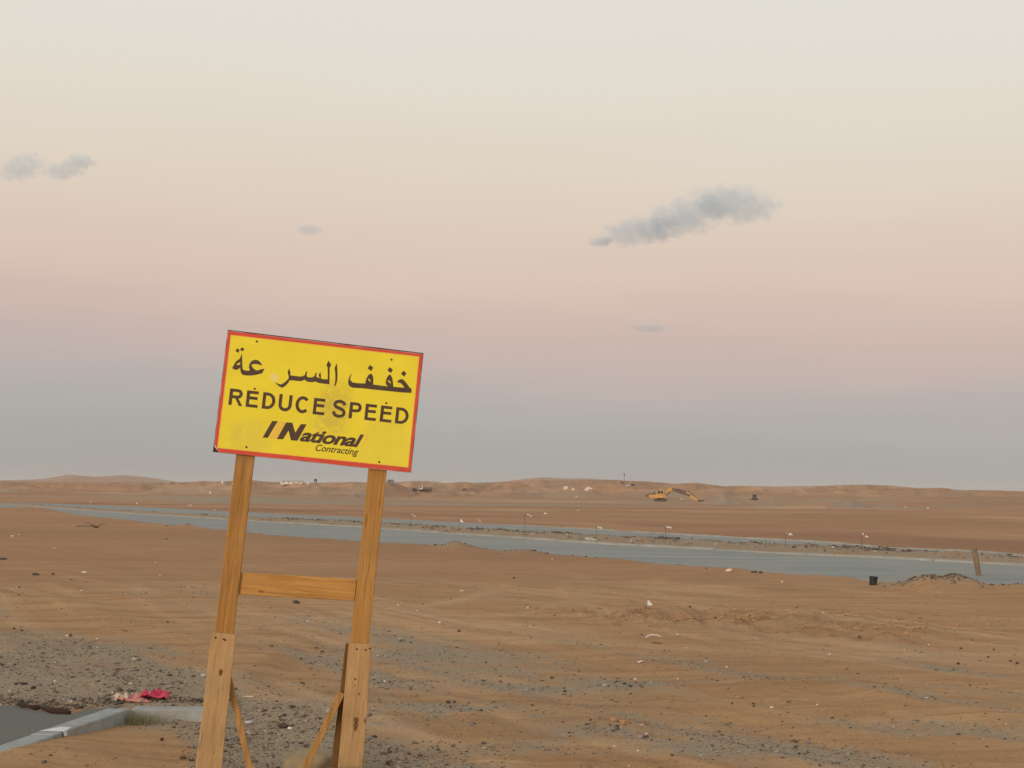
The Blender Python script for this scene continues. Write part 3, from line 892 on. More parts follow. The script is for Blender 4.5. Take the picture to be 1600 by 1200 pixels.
GLYPHS = {
    'teh':[[(-0.5006,0.235),(-0.4948,0.2104),(-0.4899,0.1788),(-0.4853,0.1495),(-0.4785,0.1388),(-0.4603,0.1368),(-0.4427,0.1395),(-0.441,0.1443),(-0.4474,0.1562),(-0.4483,0.1722),(-0.4421,0.1913),(-0.4301,0.2043),(-0.4128,0.2098),(-0.3991,0.208),(-0.3844,0.1982),(-0.3725,0.1823),(-0.3735,0.1776),(-0.3871,0.1829),(-0.4053,0.1842),(-0.423,0.1821),(-0.4336,0.1763),(-0.4341,0.1716),(-0.4248,0.1589),(-0.4053,0.1462),(-0.3941,0.1464),(-0.375,0.1556),(-0.3543,0.1615),(-0.3602,0.1446),(-0.3665,0.1313),(-0.3869,0.1231),(-0.4128,0.1143),(-0.4369,0.1092),(-0.4613,0.1075),(-0.4818,0.1097),(-0.4923,0.1234),(-0.4966,0.1367),(-0.4995,0.1501),(-0.5061,0.1447),(-0.5161,0.1355),(-0.525,0.1345),(-0.547,0.141),(-0.5402,0.159),(-0.5325,0.1795),(-0.5229,0.1921),(-0.5076,0.2054),(-0.5055,0.216)],[(-0.5246,0.1689),(-0.5144,0.177),(-0.504,0.184),(-0.5019,0.1705),(-0.5086,0.1662),(-0.5219,0.1653)]],
    'teh_d1':[[(-0.5397,0.2492),(-0.5295,0.2672),(-0.516,0.2573),(-0.5206,0.239)]],
    'teh_d2':[[(-0.5142,0.261),(-0.5019,0.2763),(-0.4879,0.2664),(-0.4979,0.2503)]],
    'alif':[[(0.0751,0.2459),(0.0811,0.2182),(0.0871,0.1831),(0.0899,0.1388),(0.0831,0.1082),(0.0756,0.1014),(0.0783,0.1374),(0.0734,0.1815),(0.0653,0.2149),(0.0706,0.2334)]],
    'lam':[[(0.024,0.2563),(0.0427,0.2331),(0.035,0.2098),(0.0403,0.1628),(0.0452,0.1112),(0.0211,0.1114),(-0.02,0.1126),(-0.0427,0.1189),(-0.061,0.1123),(-0.0901,0.1119),(-0.1074,0.1232),(-0.1223,0.1126),(-0.1482,0.1096),(-0.1774,0.1106),(-0.1961,0.1085),(-0.2041,0.0898),(-0.2193,0.0702),(-0.2353,0.058),(-0.2533,0.0633),(-0.2721,0.0759),(-0.2845,0.0878),(-0.2669,0.081),(-0.2505,0.077),(-0.238,0.0814),(-0.2221,0.0951),(-0.2044,0.1179),(-0.2048,0.1341),(-0.2143,0.1537),(-0.2087,0.1811),(-0.1974,0.1587),(-0.1967,0.1395),(-0.1748,0.1391),(-0.1398,0.1387),(-0.1199,0.1426),(-0.1092,0.1512),(-0.1045,0.1741),(-0.0972,0.1749),(-0.0987,0.1495),(-0.0904,0.1401),(-0.07,0.1409),(-0.0559,0.1456),(-0.0486,0.1583),(-0.0459,0.1735),(-0.0391,0.1728),(-0.0404,0.1504),(-0.0264,0.1431),(-0.0189,0.1416),(-0.0214,0.1511),(-0.0268,0.1594),(-0.0175,0.1813),(-0.0123,0.1611),(-0.01,0.1405),(0.0092,0.1389),(0.031,0.1408),(0.0296,0.1615),(0.0231,0.2114),(0.0139,0.2282)]],
    'f_d0':[[(0.2769,0.2598),(0.2998,0.246),(0.2899,0.2224),(0.2661,0.2361)]],
    'f_d1':[[(0.4001,0.2609),(0.4217,0.246),(0.4108,0.2246),(0.3876,0.239)]],
    'f_d2':[[(0.4858,0.2484),(0.5073,0.2344),(0.4948,0.2113),(0.4738,0.2269)]],
    'khaf':[[(0.5497,0.1162),(0.5491,0.1416),(0.5358,0.1491),(0.5222,0.164),(0.502,0.1857),(0.4846,0.1957),(0.4715,0.1927),(0.4605,0.1839),(0.4552,0.1713),(0.4738,0.1704),(0.4865,0.1629),(0.5033,0.1453),(0.4917,0.1425),(0.4619,0.1421),(0.4351,0.142),(0.4299,0.1683),(0.4239,0.1916),(0.4145,0.21),(0.4036,0.2147),(0.3955,0.2063),(0.3875,0.1844),(0.3853,0.1631),(0.3914,0.1474),(0.4025,0.1412),(0.3878,0.1395),(0.3461,0.1406),(0.3105,0.141),(0.309,0.1692),(0.3035,0.1925),(0.2947,0.205),(0.2858,0.2054),(0.275,0.1952),(0.2656,0.1732),(0.2617,0.1488),(0.263,0.1424),(0.2396,0.1403),(0.2103,0.1383),(0.1836,0.1397),(0.169,0.1514),(0.1664,0.1616),(0.1719,0.1921),(0.1689,0.1923),(0.1599,0.1668),(0.1561,0.1425),(0.1603,0.1236),(0.1719,0.1115),(0.1901,0.1071),(0.2428,0.1108),(0.3316,0.1106),(0.4205,0.1118),(0.4948,0.1129)],[(0.2739,0.1726),(0.2833,0.1737),(0.2935,0.1615),(0.2896,0.1565),(0.2782,0.1657)],[(0.3957,0.1769),(0.4045,0.178),(0.4194,0.1641),(0.4138,0.1605),(0.401,0.1695)]],
    'slash':[[(-0.2718,-0.1502),(-0.2383,-0.1474),(-0.2862,-0.2548),(-0.3178,-0.2573)]],
    'bigN':[[(-0.1882,-0.1492),(-0.1507,-0.1474),(-0.1266,-0.2057),(-0.099,-0.1496),(-0.0647,-0.1476),(-0.1079,-0.2529),(-0.1468,-0.2544),(-0.1681,-0.1963),(-0.1949,-0.2536),(-0.2322,-0.2558)]],
    'lslash1':[[(-0.2309,-0.1479),(-0.215,-0.1471),(-0.2602,-0.2543),(-0.2761,-0.2551)]],
    'lslash2':[[(-0.2095,-0.1474),(-0.194,-0.1466),(-0.2392,-0.2547),(-0.2546,-0.2555)]],
    'lslash3':[[(0.307,-0.1674),(0.3135,-0.1671),(0.2841,-0.2486),(0.2776,-0.2488)]],
}


# ------------------------------------------------------------------ the road sign
SIGN_C = Vector((-1.17145, 8.57961, 2.27577))
SIGN_R = Matrix.Rotation(0.167197, 3, 'Z') @ Matrix.Rotation(PI / 2 - 0.0356106, 3, 'X') @ Matrix.Rotation(-0.0942638, 3, 'Z')
BASE_V = -2.30
sign = empty('road_sign', SIGN_C + SIGN_R @ Vector((0, BASE_V, 0)), SIGN_R)
tag(sign, 'tilted yellow and red speed warning board nailed on two timber posts', 'sign')
W2, H2 = 0.6, 0.3732


def sgn(mb, name, mat, parent=None, bevel=0.0, smooth=False):
    """Parts are drawn in board coordinates (origin in the middle of the board)."""
    p = parent or sign
    o = mb.build(name, mat, p, bevel=bevel, smooth=smooth)
    if p is sign: o.location = (0, -BASE_V, 0)
    return o


b_ = MB(); b_.box((-W2, -H2, -0.020), (W2, H2, -0.0045)); panel = sgn(b_, 'panel', M['ply'])
# printed sheet, its lower left corner torn away so that the dark panel shows
def sheet_poly(i, cut):
    x, y = W2 - i, H2 - i
    return [(-x, y), (-x, -y + cut), (-x + cut * 0.35, -y + cut * 0.55), (-x + cut * 0.8, -y), (x, -y), (x, y)]


def rag(p, amp, n=18, seed=1):
    """Slightly uneven cut edge."""
    r = random.Random(seed); out = []
    for i in range(len(p)):
        a, c = p[i], p[(i + 1) % len(p)]
        for k in range(n):
            t = k / n
            e = 0 if k == 0 else r.uniform(-amp, amp)
            out.append((a[0] + (c[0] - a[0]) * t + e, a[1] + (c[1] - a[1]) * t + e))
    return out


b_ = MB(); b_.prism(rag([(-0.5975, 0.3665), (-0.5975, -0.325), (-0.590, -0.345), (-0.565, -0.3725), (0.598, -0.3735), (0.596, 0.3655)], 0.0012), -0.0045, 0.0)
sgn(b_, 'sheet', M['white_edge'])
YIN = [(-0.5745, 0.340), (-0.5725, -0.344), (0.575, -0.340), (0.571, 0.344)]
ROUT = [(-0.5965, 0.3655), (-0.5965, -0.325), (-0.565, -0.3712), (0.5965, -0.3722), (0.595, 0.3645)]
def fill(loops, w):
    """Flat filled shape with holes, at depth w in front of the board."""
    tri = tessellate_polygon([[Vector((a, c, 0)) for a, c in lp] for lp in loops])
    flat_ = [p for lp in loops for p in lp]
    m = MB()
    fs = []
    for t in tri:
        a, b, c = (Vector(flat_[k]) for k in t)
        fs.append(t if (b - a).cross(c - a) > 0 else t[::-1])
    m.add([(a, c, w) for a, c in flat_], fs)
    return m


def flat_part(loops, w, name, mat, parent=None):
    m = fill(loops, w)
    o = mesh_obj(name, m.v, m.f, mat, parent or sign)
    if parent is None: o.location = (0, -BASE_V, 0)
    return o


border = flat_part([ROUT, YIN], 0.0012, 'border', M['red'])
face = flat_part([YIN], 0.0012, 'face', M['board'])
YK = [(a * 1.008, c * 1.012) for a, c in YIN]
flat_part([YK, [(a * 1.0006, c * 1.001) for a, c in YIN]], 0.0018, 'border_line', M['orange_print'])


def many(keys, w, name, mat):
    m = MB()
    for k in keys:
        f = fill(GLYPHS[k], w)
        m.add(f.v, f.f)
    return mesh_obj(name, m.v, m.f, mat, face)


for nm in (['teh', 'teh_d1', 'teh_d2'], ['lam'], ['alif'], ['khaf', 'f_d0', 'f_d1', 'f_d2']):
    many(nm, 0.0020, 'lettering', M['letter'])


def text_mesh(s, offset=0.0, spacing=1.0):
    cu = bpy.data.curves.new('lettering', 'FONT')
    cu.body = s; cu.size = 1.0; cu.offset = offset; cu.space_character = spacing
    cu.resolution_u = 6
    o = bpy.data.objects.new('lettering', cu); COL.objects.link(o)
    dg = bpy.context.evaluated_depsgraph_get(); dg.update()
    me = bpy.data.meshes.new_from_object(o.evaluated_get(dg))
    bpy.data.objects.remove(o); bpy.data.curves.remove(cu)
    v = np.array([x.co[:] for x in me.vertices]); f = [tuple(p.vertices) for p in me.polygons]
    bpy.data.meshes.remove(me)
    return v, f


def fit_text(m, s, x0, x1, y0, y1, w, offset=0.0, shear=0.0, spacing=1.0, ref=None):
    """Lay a run of text into a box on the board; ref gives the y range of a reference string."""
    v, f = text_mesh(s, offset, spacing)
    lo, hi = v.min(0), v.max(0)
    if ref:
        rv, _ = text_mesh(ref, offset, spacing); lo[1], hi[1] = rv[:, 1].min(), rv[:, 1].max()
    X = (v[:, 0] - lo[0]) / (hi[0] - lo[0]); Y = (v[:, 1] - lo[1]) / (hi[1] - lo[1])
    yy = y0 + Y * (y1 - y0)
    xx = x0 + X * (x1 - x0) + shear * (yy - y0)
    m.add([(a, c, w) for a, c in zip(xx, yy)], f)


T_ = 0.0192                          # stroke of the capitals


def arc(cx, cy, rx, ry, a0, a1, n=18):
    return [(cx + rx * math.cos(a0 + (a1 - a0) * k / n), cy + ry * math.sin(a0 + (a1 - a0) * k / n)) for k in range(n + 1)]


def stroke(pts, t):
    """Outline of a line of thickness t through the points."""
    L_, R_ = [], []
    for i in range(len(pts)):
        a, c = Vector(pts[max(i - 1, 0)]), Vector(pts[min(i + 1, len(pts) - 1)])
        d = (c - a).normalized(); q = Vector((-d.y, d.x)) * t / 2
        L_.append(tuple(Vector(pts[i]) + q)); R_.append(tuple(Vector(pts[i]) - q))
    return L_ + R_[::-1]


def capital(ch, x0, x1, y0, y1):
    w, h, t = x1 - x0, y1 - y0, T_
    th = t * 0.94
    if ch == 'E':
        m_ = h * 0.47
        lp = [[(0, 0), (w, 0), (w, th), (t, th), (t, m_), (w * 0.93, m_), (w * 0.93, m_ + th), (t, m_ + th), (t, h - th), (w * 0.97, h - th), (w * 0.97, h), (0, h)]]
    elif ch == 'D':
        r = w * 0.60
        lp = [[(0, 0)] + arc(w - r, h / 2, r, h / 2, -PI / 2, PI / 2) + [(0, h)],
              [(t, th)] + arc(w - r, h / 2, r - t, h / 2 - th, -PI / 2, PI / 2) + [(t, h - th)]]
    elif ch == 'U':
        r = w / 2
        lp = [[(0, h)] + [(0, r * 0.92)] + arc(r, r * 0.92, r, r * 0.92 + 0.002, PI, 2 * PI) + [(w, h), (w - t, h)] + arc(r, r * 0.92, r - t, r * 0.92 - th, 2 * PI, PI) + [(t, h)]]
    elif ch == 'C':
        lp = [stroke(arc(w * 0.52, h / 2, w * 0.52 - t / 2, h / 2 + 0.002 - t / 2, R(42), R(318), 30), t)]
    elif ch == 'S':
        c = [(0.90, 0.745), (0.84, 0.86), (0.70, 0.93), (0.50, 0.955), (0.28, 0.925), (0.15, 0.835), (0.13, 0.72), (0.22, 0.62), (0.42, 0.555), (0.64, 0.50), (0.83, 0.42), (0.91, 0.29),
             (0.86, 0.155), (0.70, 0.07), (0.49, 0.045), (0.27, 0.08), (0.13, 0.18), (0.085, 0.315)]
        sm = []
        for i in range(len(c) - 1):
            p = [Vector(c[max(i - 1, 0)]), Vector(c[i]), Vector(c[i + 1]), Vector(c[min(i + 2, len(c) - 1)])]
            for k in range(4):
                u = k / 4
                sm.append(0.5 * ((2 * p[1]) + (p[2] - p[0]) * u + (2 * p[0] - 5 * p[1] + 4 * p[2] - p[3]) * u * u + (3 * p[1] - p[0] - 3 * p[2] + p[3]) * u ** 3))
        sm.append(Vector(c[-1]))
        lp = [stroke([(q.x * w, q.y * h) for q in sm], t)]
    elif ch in 'PR':
        b0 = h * (0.40 if ch == 'P' else 0.43); rr_ = (h - b0) / 2; xr = w if ch == 'P' else w * 0.93
        bowl = arc(xr - rr_, b0 + rr_, rr_, rr_, -PI / 2, PI / 2)
        inner = [(t, b0 + th)] + arc(xr - rr_, b0 + rr_, rr_ - t, rr_ - th, -PI / 2, PI / 2) + [(t, h - th)]
        if ch == 'P': out = [(0, 0), (t, 0), (t, b0)] + bowl + [(0, h)]
        else: out = [(0, 0), (t, 0), (t, b0), (w * 0.44, b0), (w * 0.74, 0), (w, 0), (w * 0.66, b0 + 0.001)] + bowl[3:] + [(0, h)]
        lp = [out, inner]
    return [[(x0 + a, y0 + c) for a, c in l_] for l_ in lp]


for word in ([('R', -0.543, -0.459), ('E', -0.441, -0.369), ('D', -0.344, -0.267), ('U', -0.2465, -0.167), ('C', -0.1445, -0.062), ('E', -0.0363, 0.034)],
             [('S', 0.083, 0.159), ('P', 0.183, 0.2565), ('E', 0.2794, 0.350), ('E', 0.3736, 0.445), ('D', 0.468, 0.5484)]):
    for ch, a, c in word:
        f = fill(capital(ch, a, c, -0.0815, 0.0190), 0.0020)
        mesh_obj('lettering', f.v, f.f, M['letter'], face)
for k in ('slash', 'bigN'): many([k], 0.0020, 'emblem', M['letter'])
for k in ('lslash1', 'lslash2', 'lslash3'): many([k], 0.0016, 'emblem', M['orange_print'])
m = MB()
fit_text(m, 'ational', -0.100, 0.253, -0.2545, -0.1725, 0.0020, offset=0.034, shear=0.44, spacing=0.95, ref='lt')
mesh_obj('lettering', m.v, m.f, M['letter'], face)
m = MB()
fit_text(m, 'Contracting', -0.003, 0.255, -0.3145, -0.2605, 0.0020, offset=0.012, shear=0.30, ref='Cg')
mesh_obj('lettering', m.v, m.f, M['letter'], face)
for (u, v) in [(-0.419, 0.322), (0.406, 0.308), (-0.398, 0.033), (0.403, 0.036), (-0.406, -0.324), (0.399, -0.329)]:
    s_ = MB(); s_.tube([(u, v, 0.0), (u, v, 0.004)], [0.0072, 0.0055], 8)
    sgn(s_, 'screw', M['screw'])


def board_part(name, poly, w0, w1, mat, bevel=0.003):
    b = MB(); b.prism(poly, w0, w1)
    o = sgn(b, name, mat, bevel=bevel)
    return o


p1 = board_part('post', [(-0.462, 0.30), (-0.4615, -1.44), (-0.452, -2.62), (-0.348, -2.62), (-0.3515, -1.44), (-0.350, 0.30)], -0.082, -0.0205, M['post'])
p2 = board_part('post', [(0.340, 0.30), (0.346, -1.44), (0.356, -2.62), (0.462, -2.62), (0.454, -1.44), (0.452, 0.30)], -0.082, -0.0205, M['post2'])
board_part('rail', [(-0.3495, -1.072), (-0.3500, -1.203), (0.3435, -1.180), (0.3430, -1.049)], -0.072, -0.036, M['bar'])
k1 = board_part('plank', [(-0.478, -1.437), (-0.476, -2.60), (-0.322, -2.60), (-0.336, -1.438)], -0.0200, 0.002, M['plank'])
k2 = board_part('plank', [(0.334, -1.429), (0.3505, -2.16), (0.352, -2.40), (0.502, -2.40), (0.4985, -2.16), (0.472, -1.427)], -0.0200, 0.002, M['plank2'])
board_part('stake', [(0.322, -1.440), (0.400, -1.436), (0.400, -2.45), (0.311, -2.45)], -0.125, -0.084, M['dark_wood'])
for (pl, pts) in ((k1, [(-0.452, -1.466), (-0.395, -1.475), (-0.404, -1.470)]), (k2, [(0.385, -1.462), (0.438, -1.462), (0.475 - 0.012, -1.452)])):
    for (u, v) in pts:
        s_ = MB(); s_.tube([(u, v, 0.002), (u, v, 0.005)], [0.006, 0.005], 8)
        sgn(s_, 'nail', M['screw'], pl)
# knots that the photograph shows on the pale planks
for (pl, pts) in ((k1, [(-0.398, -1.665, 0.012, 0.020)]), (k2, [(0.427, -1.878, 0.016, 0.018), (0.428, -1.915, 0.013, 0.030), (0.395, -1.640, 0.007, 0.007), (0.428, -1.725, 0.007, 0.007)])):
    for (u, v, ru, rv) in pts:
        kn = [(u + ru * math.cos(a) * (1 + 0.12 * math.sin(3 * a)), v + rv * math.sin(a)) for a in [2 * PI * q / 14 for q in range(14)]]
        mesh_obj('knot', [(a, c, 0.0025) for a, c in kn], [tuple(range(14))], M['dark_wood'], pl)


def slat(name, a, b, wid, w0, w1, mat):
    d = (Vector(b) - Vector(a)).normalized(); q = Vector((-d.y, d.x)) * wid / 2
    poly = [tuple(Vector(a) + q), tuple(Vector(b) + q), tuple(Vector(b) - q), tuple(Vector(a) - q)]
    return board_part(name, poly, w0, w1, mat, bevel=0.002)


slat('brace', (-0.352, -1.690), (-0.120, -2.330), 0.036, -0.062, -0.038, M['brace'])
slat('brace', (0.326, -1.728), (0.118, -2.290), 0.040, -0.058, -0.022, M['brace'])


# ------------------------------------------------------------------ sandbags at the foot
def sack(x, y, lx, ly, hgt, rot, seed, lab):
    bm = bmesh.new()
    bmesh.ops.create_icosphere(bm, subdivisions=4, radius=1.0)
    r = np.random.default_rng(seed)
    for v in bm.verts:
        c = v.co.copy()
        for k in range(3):
            c[k] = math.copysign(abs(c[k]) ** 0.72, c[k])
        nn = float(pn(c.x * 1.6 + seed, c.y * 1.6 + c.z)) * 0.16 + float(pn(c.x * 5 + seed * 3, c.y * 5 + c.z * 4)) * 0.05
        fold = 0.05 * math.sin(9 * c.y + 2 * c.x + seed) * max(0.0, abs(c.x) - 0.45)
        c = c * (1 + nn + fold)
        v.co = Vector((c.x * lx / 2, c.y * ly / 2, max(c.z, -0.6) * hgt * 0.62 + hgt * 0.37))
    me = bpy.data.meshes.new('sandbag'); bm.to_mesh(me); bm.free()
    me.materials.append(M['sack'])
    me.polygons.foreach_set('use_smooth', np.ones(len(me.polygons), dtype=bool))
    o = bpy.data.objects.new('sandbag', me); COL.objects.link(o)
    o.location = (x, y, hz(x, y) - 0.01); o.rotation_euler = (0, 0, rot)
    # stitched mouth
    mm = MB(); mm.tube([(lx * 0.46, -ly * 0.36, hgt * 0.42), (lx * 0.50, 0, hgt * 0.46), (lx * 0.46, ly * 0.36, hgt * 0.42)], 0.012, 6)
    mm.build('seam', M['sack'], o)
    return tag(o, lab, 'sandbag', 'sandbags at the foot of the sign')


sack(-1.185, 8.80, 0.40, 0.26, 0.155, 0.25, 2, 'khaki sandbag behind the slanted slat, left of the right sign post')
sack(-0.985, 8.40, 0.40, 0.24, 0.125, -0.1, 5, 'khaki sandbag lying against the front of the right sign plank')


# ------------------------------------------------------------------ post, bucket and heaps by the road
pb = at(1531, 909)
post = empty('wooden_post', pb)
tag(post, 'weathered square timber post leaning left beside the rubble heap', 'post')
pm = MB(); hw = 0.048
lean = Vector((-0.115, 0.0, 0.72))
for zz, off in ((-0.25, -0.35), (1.0, 1.0)):
    pass
sec = [(-hw, -hw * 0.9), (hw, -hw), (hw * 0.95, hw), (-hw, hw)]
rot = R(-32)
ring = [(a * math.cos(rot) - c * math.sin(rot), a * math.sin(rot) + c * math.cos(rot)) for a, c in sec]
vs = []
for t in (-0.25, 0.0, 0.5, 1.0):
    vs += [(a * (1 + 0.03 * math.sin(t * 5)) + lean.x * t, c + lean.y * t, lean.z * t + (0.02 * a / hw if t == 1.0 else 0)) for a, c in ring]
fs = [(0, 3, 2, 1), (12, 13, 14, 15)] + [(k * 4 + i, k * 4 + (i + 1) % 4, k * 4 + 4 + (i + 1) % 4, k * 4 + 4 + i) for k in range(3) for i in range(4)]
pm.add(vs, fs); pm.build('shaft', M['grey_wood'], post, bevel=0.004)
nl = MB(); nl.tube([(lean.x * 0.93 - 0.03, -0.09, lean.z * 0.93), (lean.x * 0.93 - 0.035, -0.125, lean.z * 0.93 + 0.005)], 0.006, 6); nl.build('nail', M['screw'], post)

bp = at(1364, 914.5)
bucket = empty('bucket', bp)
bucket.rotation_euler = (R(3), R(4), 0)
tag(bucket, 'small black plastic bucket standing in the dip of the sand edge', 'bucket')
bk = MB(); N = 20
prof = [(0.062, 0.0), (0.066, 0.02), (0.074, 0.15), (0.080, 0.152), (0.080, 0.172), (0.073, 0.172), (0.066, 0.06), (0.0, 0.06)]
vs = []; fs = []
for r_, z_ in prof:
    vs += [(r_ * math.cos(2 * PI * k / N), r_ * math.sin(2 * PI * k / N), z_ - 0.01) for k in range(N)]
for a in range(len(prof) - 1):
    fs += [(a * N + k, a * N + (k + 1) % N, (a + 1) * N + (k + 1) % N, (a + 1) * N + k) for k in range(N)]
fs.append(tuple(range(N - 1, -1, -1)))
bk.add(vs, fs); bk.build('body', M['black'], bucket, smooth=False)
hd = MB(); hd.tube([(0.081 * math.cos(a), 0.081 * math.sin(a) * 0.9 - 0.004, 0.155 - 0.045 * math.sin(a) ** 2) for a in [PI + PI * k / 12 for k in range(13)]], 0.004, 5)
hd.build('handle', M['rubber'], bucket)


# ------------------------------------------------------------------ rods with tags along the median
def rag_mesh(mb, p, w, h, seed, sag=0.5):
    """A small fluttering rag: a creased double-sided sheet with thickness."""
    r = random.Random(seed); n = 5
    top, bot = [], []
    for k in range(n):
        t = k / (n - 1)
        dy = 0.02 * math.sin(t * 7 + seed); dz = -sag * h * t * t + r.uniform(-0.1, 0.1) * h
        top.append((p[0] + w * t, p[1] + dy, p[2] + dz + h * 0.5 * (1 - 0.4 * t)))
        bot.append((p[0] + w * t, p[1] + dy + r.uniform(-0.02, 0.02), p[2] + dz - h * 0.5 * (1 - 0.3 * t)))
    vs = top + bot + [(a, b + 0.006, c) for a, b, c in top + bot]
    fs = [(k, n + k, n + k + 1, k + 1) for k in range(n - 1)] + [(2 * n + k, 2 * n + k + 1, 3 * n + k + 1, 3 * n + k) for k in range(n - 1)]
    fs += [(0, 2 * n, 3 * n, n), (n - 1, 2 * n - 1, 4 * n - 1, 3 * n - 1)]
    fs += [(k, k + 1, 2 * n + k + 1, 2 * n + k) for k in range(n - 1)] + [(n + k, 3 * n + k, 3 * n + k + 1, n + k + 1) for k in range(n - 1)]
    return mb.add(vs, fs)


RODS = [  # x of rod, y of base, y of tip, list of rags (x, y, width px, height px, material), label
    (641.5, 826, 806, [(643, 804, 3, 3, 'cream'), (646, 806, 4, 2.5, 'cream')], 'thin rod with a cream rag, just right of the sign'),
    (717, 828, 812, [(719, 813.5, 6, 4.5, 'white')], 'short thin rod with a bright white rag, second rod right of the sign'),
    (746, 830, 812, [(747, 813, 3, 5, 'cream'), (750, 815, 3, 2.5, 'cream')], 'thin rod with two pale rag ends, third rod right of the sign'),
    (819.5, 834, 805, [(823.5, 804, 4, 3, 'white'), (828, 806, 3, 2.5, 'white')], 'tall thin rod with two small white tags high up'),
    (906, 846, 831, [], 'bare dark rod left of the pale slab in the median'),
    (931.7, 847, 823.5, [(933.5, 824, 8, 3, 'white')], 'dark rod with a white rag beside the pale slab'),
    (1039.6, 848, 823.5, [(1041, 823.5, 9, 3, 'white')], 'dark rod with a long white rag right of the median heap'),
    (1196, 856, 841, [], 'bare short rod left of the pink tagged rod'),
    (1227, 857, 833.5, [(1227.5, 833, 3, 3.5, 'pinkflag'), (1232.5, 834.5, 7, 4, 'white')], 'rod with a pink tag and a white rag'),
    (1346, 858, 833, [(1346.5, 834, 4, 3.5, 'white'), (1352, 838, 6, 3.5, 'white')], 'rod with two bright white rags above the black bucket'),
]
for q, (px, yb, yt, rags, lab) in enumerate(RODS):
    p = at(px, yb); d = p.y; k = d / FPX
    e = empty('marker_rod', p); tag(e, lab, 'marker rod', 'thin rods standing along the median')
    hgt = (yb - yt) * k
    m = MB(); m.tube([(0, 0, -0.15), (0.006, 0, hgt * 0.5), (0.0, 0.004, hgt)], 0.0055, 6); m.build('rod', M['rust'], e)
    for i_, (rx, ry, w, h, mt) in enumerate(rags):
        m = MB(); rag_mesh(m, ((rx - px) * k, -0.012, (yb - ry) * k), w * k * 0.85, h * k * 0.9, q * 7 + i_)
        f = m.build('rag', M[mt], e)
        # string from rod to rag
        if rx - px > 2.5:
            t = MB(); t.tube([(0, 0, hgt * 0.97), ((rx - px) * k, -0.010, (yb - ry) * k)], 0.004, 5); t.build('string', M['rust'], e)

sl = at(923, 845)
m = MB(); m.prism([(-0.16, -0.22), (0.17, -0.18), (0.15, 0.2), (-0.14, 0.22)], -0.02, 0.055)
o = m.build('concrete_slab', M['pale_stone'], bevel=0.006); o.location = sl + Vector((0, 0, 0.03)); o.rotation_euler = (R(5), R(6), 0.3)
tag(o, 'flat pale slab lying on the median beside a rod', 'slab')


# ------------------------------------------------------------------ excavator on the plain
def part(root, name, mat, fn, bevel=0.0):
    m = MB(); fn(m)
    return m.build(name, M[mat], root, bevel=bevel)


ep = at(1032, 783.5)
K = ep.y / FPX                                    # metres per photograph pixel at that distance
ex = empty('excavator', ep)
ex.rotation_euler = (0, 0, R(0))
tag(ex, 'yellow crawler excavator with its arm stretched out to the right', 'excavator')
S = ep.y / 397.0
def sc(*p): return tuple(v * S for v in p)
for yy in (-1.5, 0.7):
    tr = part(ex, 'track', 'dark_metal', lambda m: m.prism([sc(*p) for p in [(-1.75, 0.35), (-1.5, 0.05), (1.5, 0.05), (1.75, 0.35), (1.65, 0.72), (-1.65, 0.72)]], yy * S, (yy + 0.65) * S, 'Y'), 0.02)
    for wx in (-1.4, -0.7, 0.0, 0.7, 1.4):
        part(tr, 'roller', 'brown_metal', lambda m: m.tube([sc(wx, yy - 0.03, 0.32), sc(wx, yy + 0.68, 0.32)], 0.2 * S, 10))
part(ex, 'undercarriage', 'dark_metal', lambda m: m.box(sc(-1.0, -0.84, 0.4), sc(1.0, 0.69, 0.95)))
part(ex, 'body', 'yellow_metal', lambda m: m.prism([sc(*p) for p in [(-3.4, 1.15), (-3.1, 0.95), (1.35, 0.95), (1.45, 1.25), (1.4, 1.85), (-3.0, 1.95), (-3.5, 1.75)]], -1.35 * S, 1.3 * S, 'Y'), 0.05)
part(ex, 'counterweight', 'brown_metal', lambda m: m.prism([sc(*p) for p in [(-4.15, 1.55), (-3.52, 1.3), (-3.52, 1.95), (-4.05, 1.95)]], -1.3 * S, 1.25 * S, 'Y'), 0.04)
part(ex, 'engine_cover', 'dark_metal', lambda m: m.prism([sc(*p) for p in [(-3.6, 1.97), (-1.3, 1.97), (-1.4, 2.25), (-3.3, 2.2)]], -1.2 * S, 1.1 * S, 'Y'), 0.03)
part(ex, 'exhaust', 'dark_metal', lambda m: m.tube([sc(-1.75, 0.2, 2.2), sc(-1.75, 0.2, 2.8)], 0.12 * S, 8))
cabm = part(ex, 'cab', 'yellow_metal', lambda m: (
    m.box(sc(-1.15, -1.3, 1.97), sc(0.95, -0.25, 2.2)), m.box(sc(-1.15, -1.3, 2.95), sc(0.75, -0.25, 3.1)),
    m.box(sc(-1.15, -1.3, 2.202), sc(-1.0, -0.25, 2.948)), m.box(sc(0.62, -1.3, 2.202), sc(0.78, -1.18, 2.948)), m.box(sc(-0.25, -1.3, 2.202), sc(-0.13, -1.2, 2.948)),
    m.box(sc(0.62, -0.37, 2.202), sc(0.78, -0.25, 2.948))))
part(cabm, 'window', 'glass', lambda m: m.box(sc(-0.99, -1.26, 2.21), sc(0.60, -0.29, 2.94)))


def beam(m, pts, hts, y0, y1):
    """Plate-sided arm: a spine of points with its depth at each."""
    top, bot = [], []
    for i in range(len(pts)):
        a = Vector(pts[max(i - 1, 0)]); b = Vector(pts[min(i + 1, len(pts) - 1)])
        d = (b - a).normalized(); nrm = Vector((-d.y, d.x))
        top.append(tuple((Vector(pts[i]) + nrm * hts[i] / 2) * S)); bot.append(tuple((Vector(pts[i]) - nrm * hts[i] / 2) * S))
    n = len(pts)
    for i in range(n - 1):
        m.prism([bot[i], bot[i + 1], top[i + 1], top[i]], y0 * S, y1 * S, 'Y')


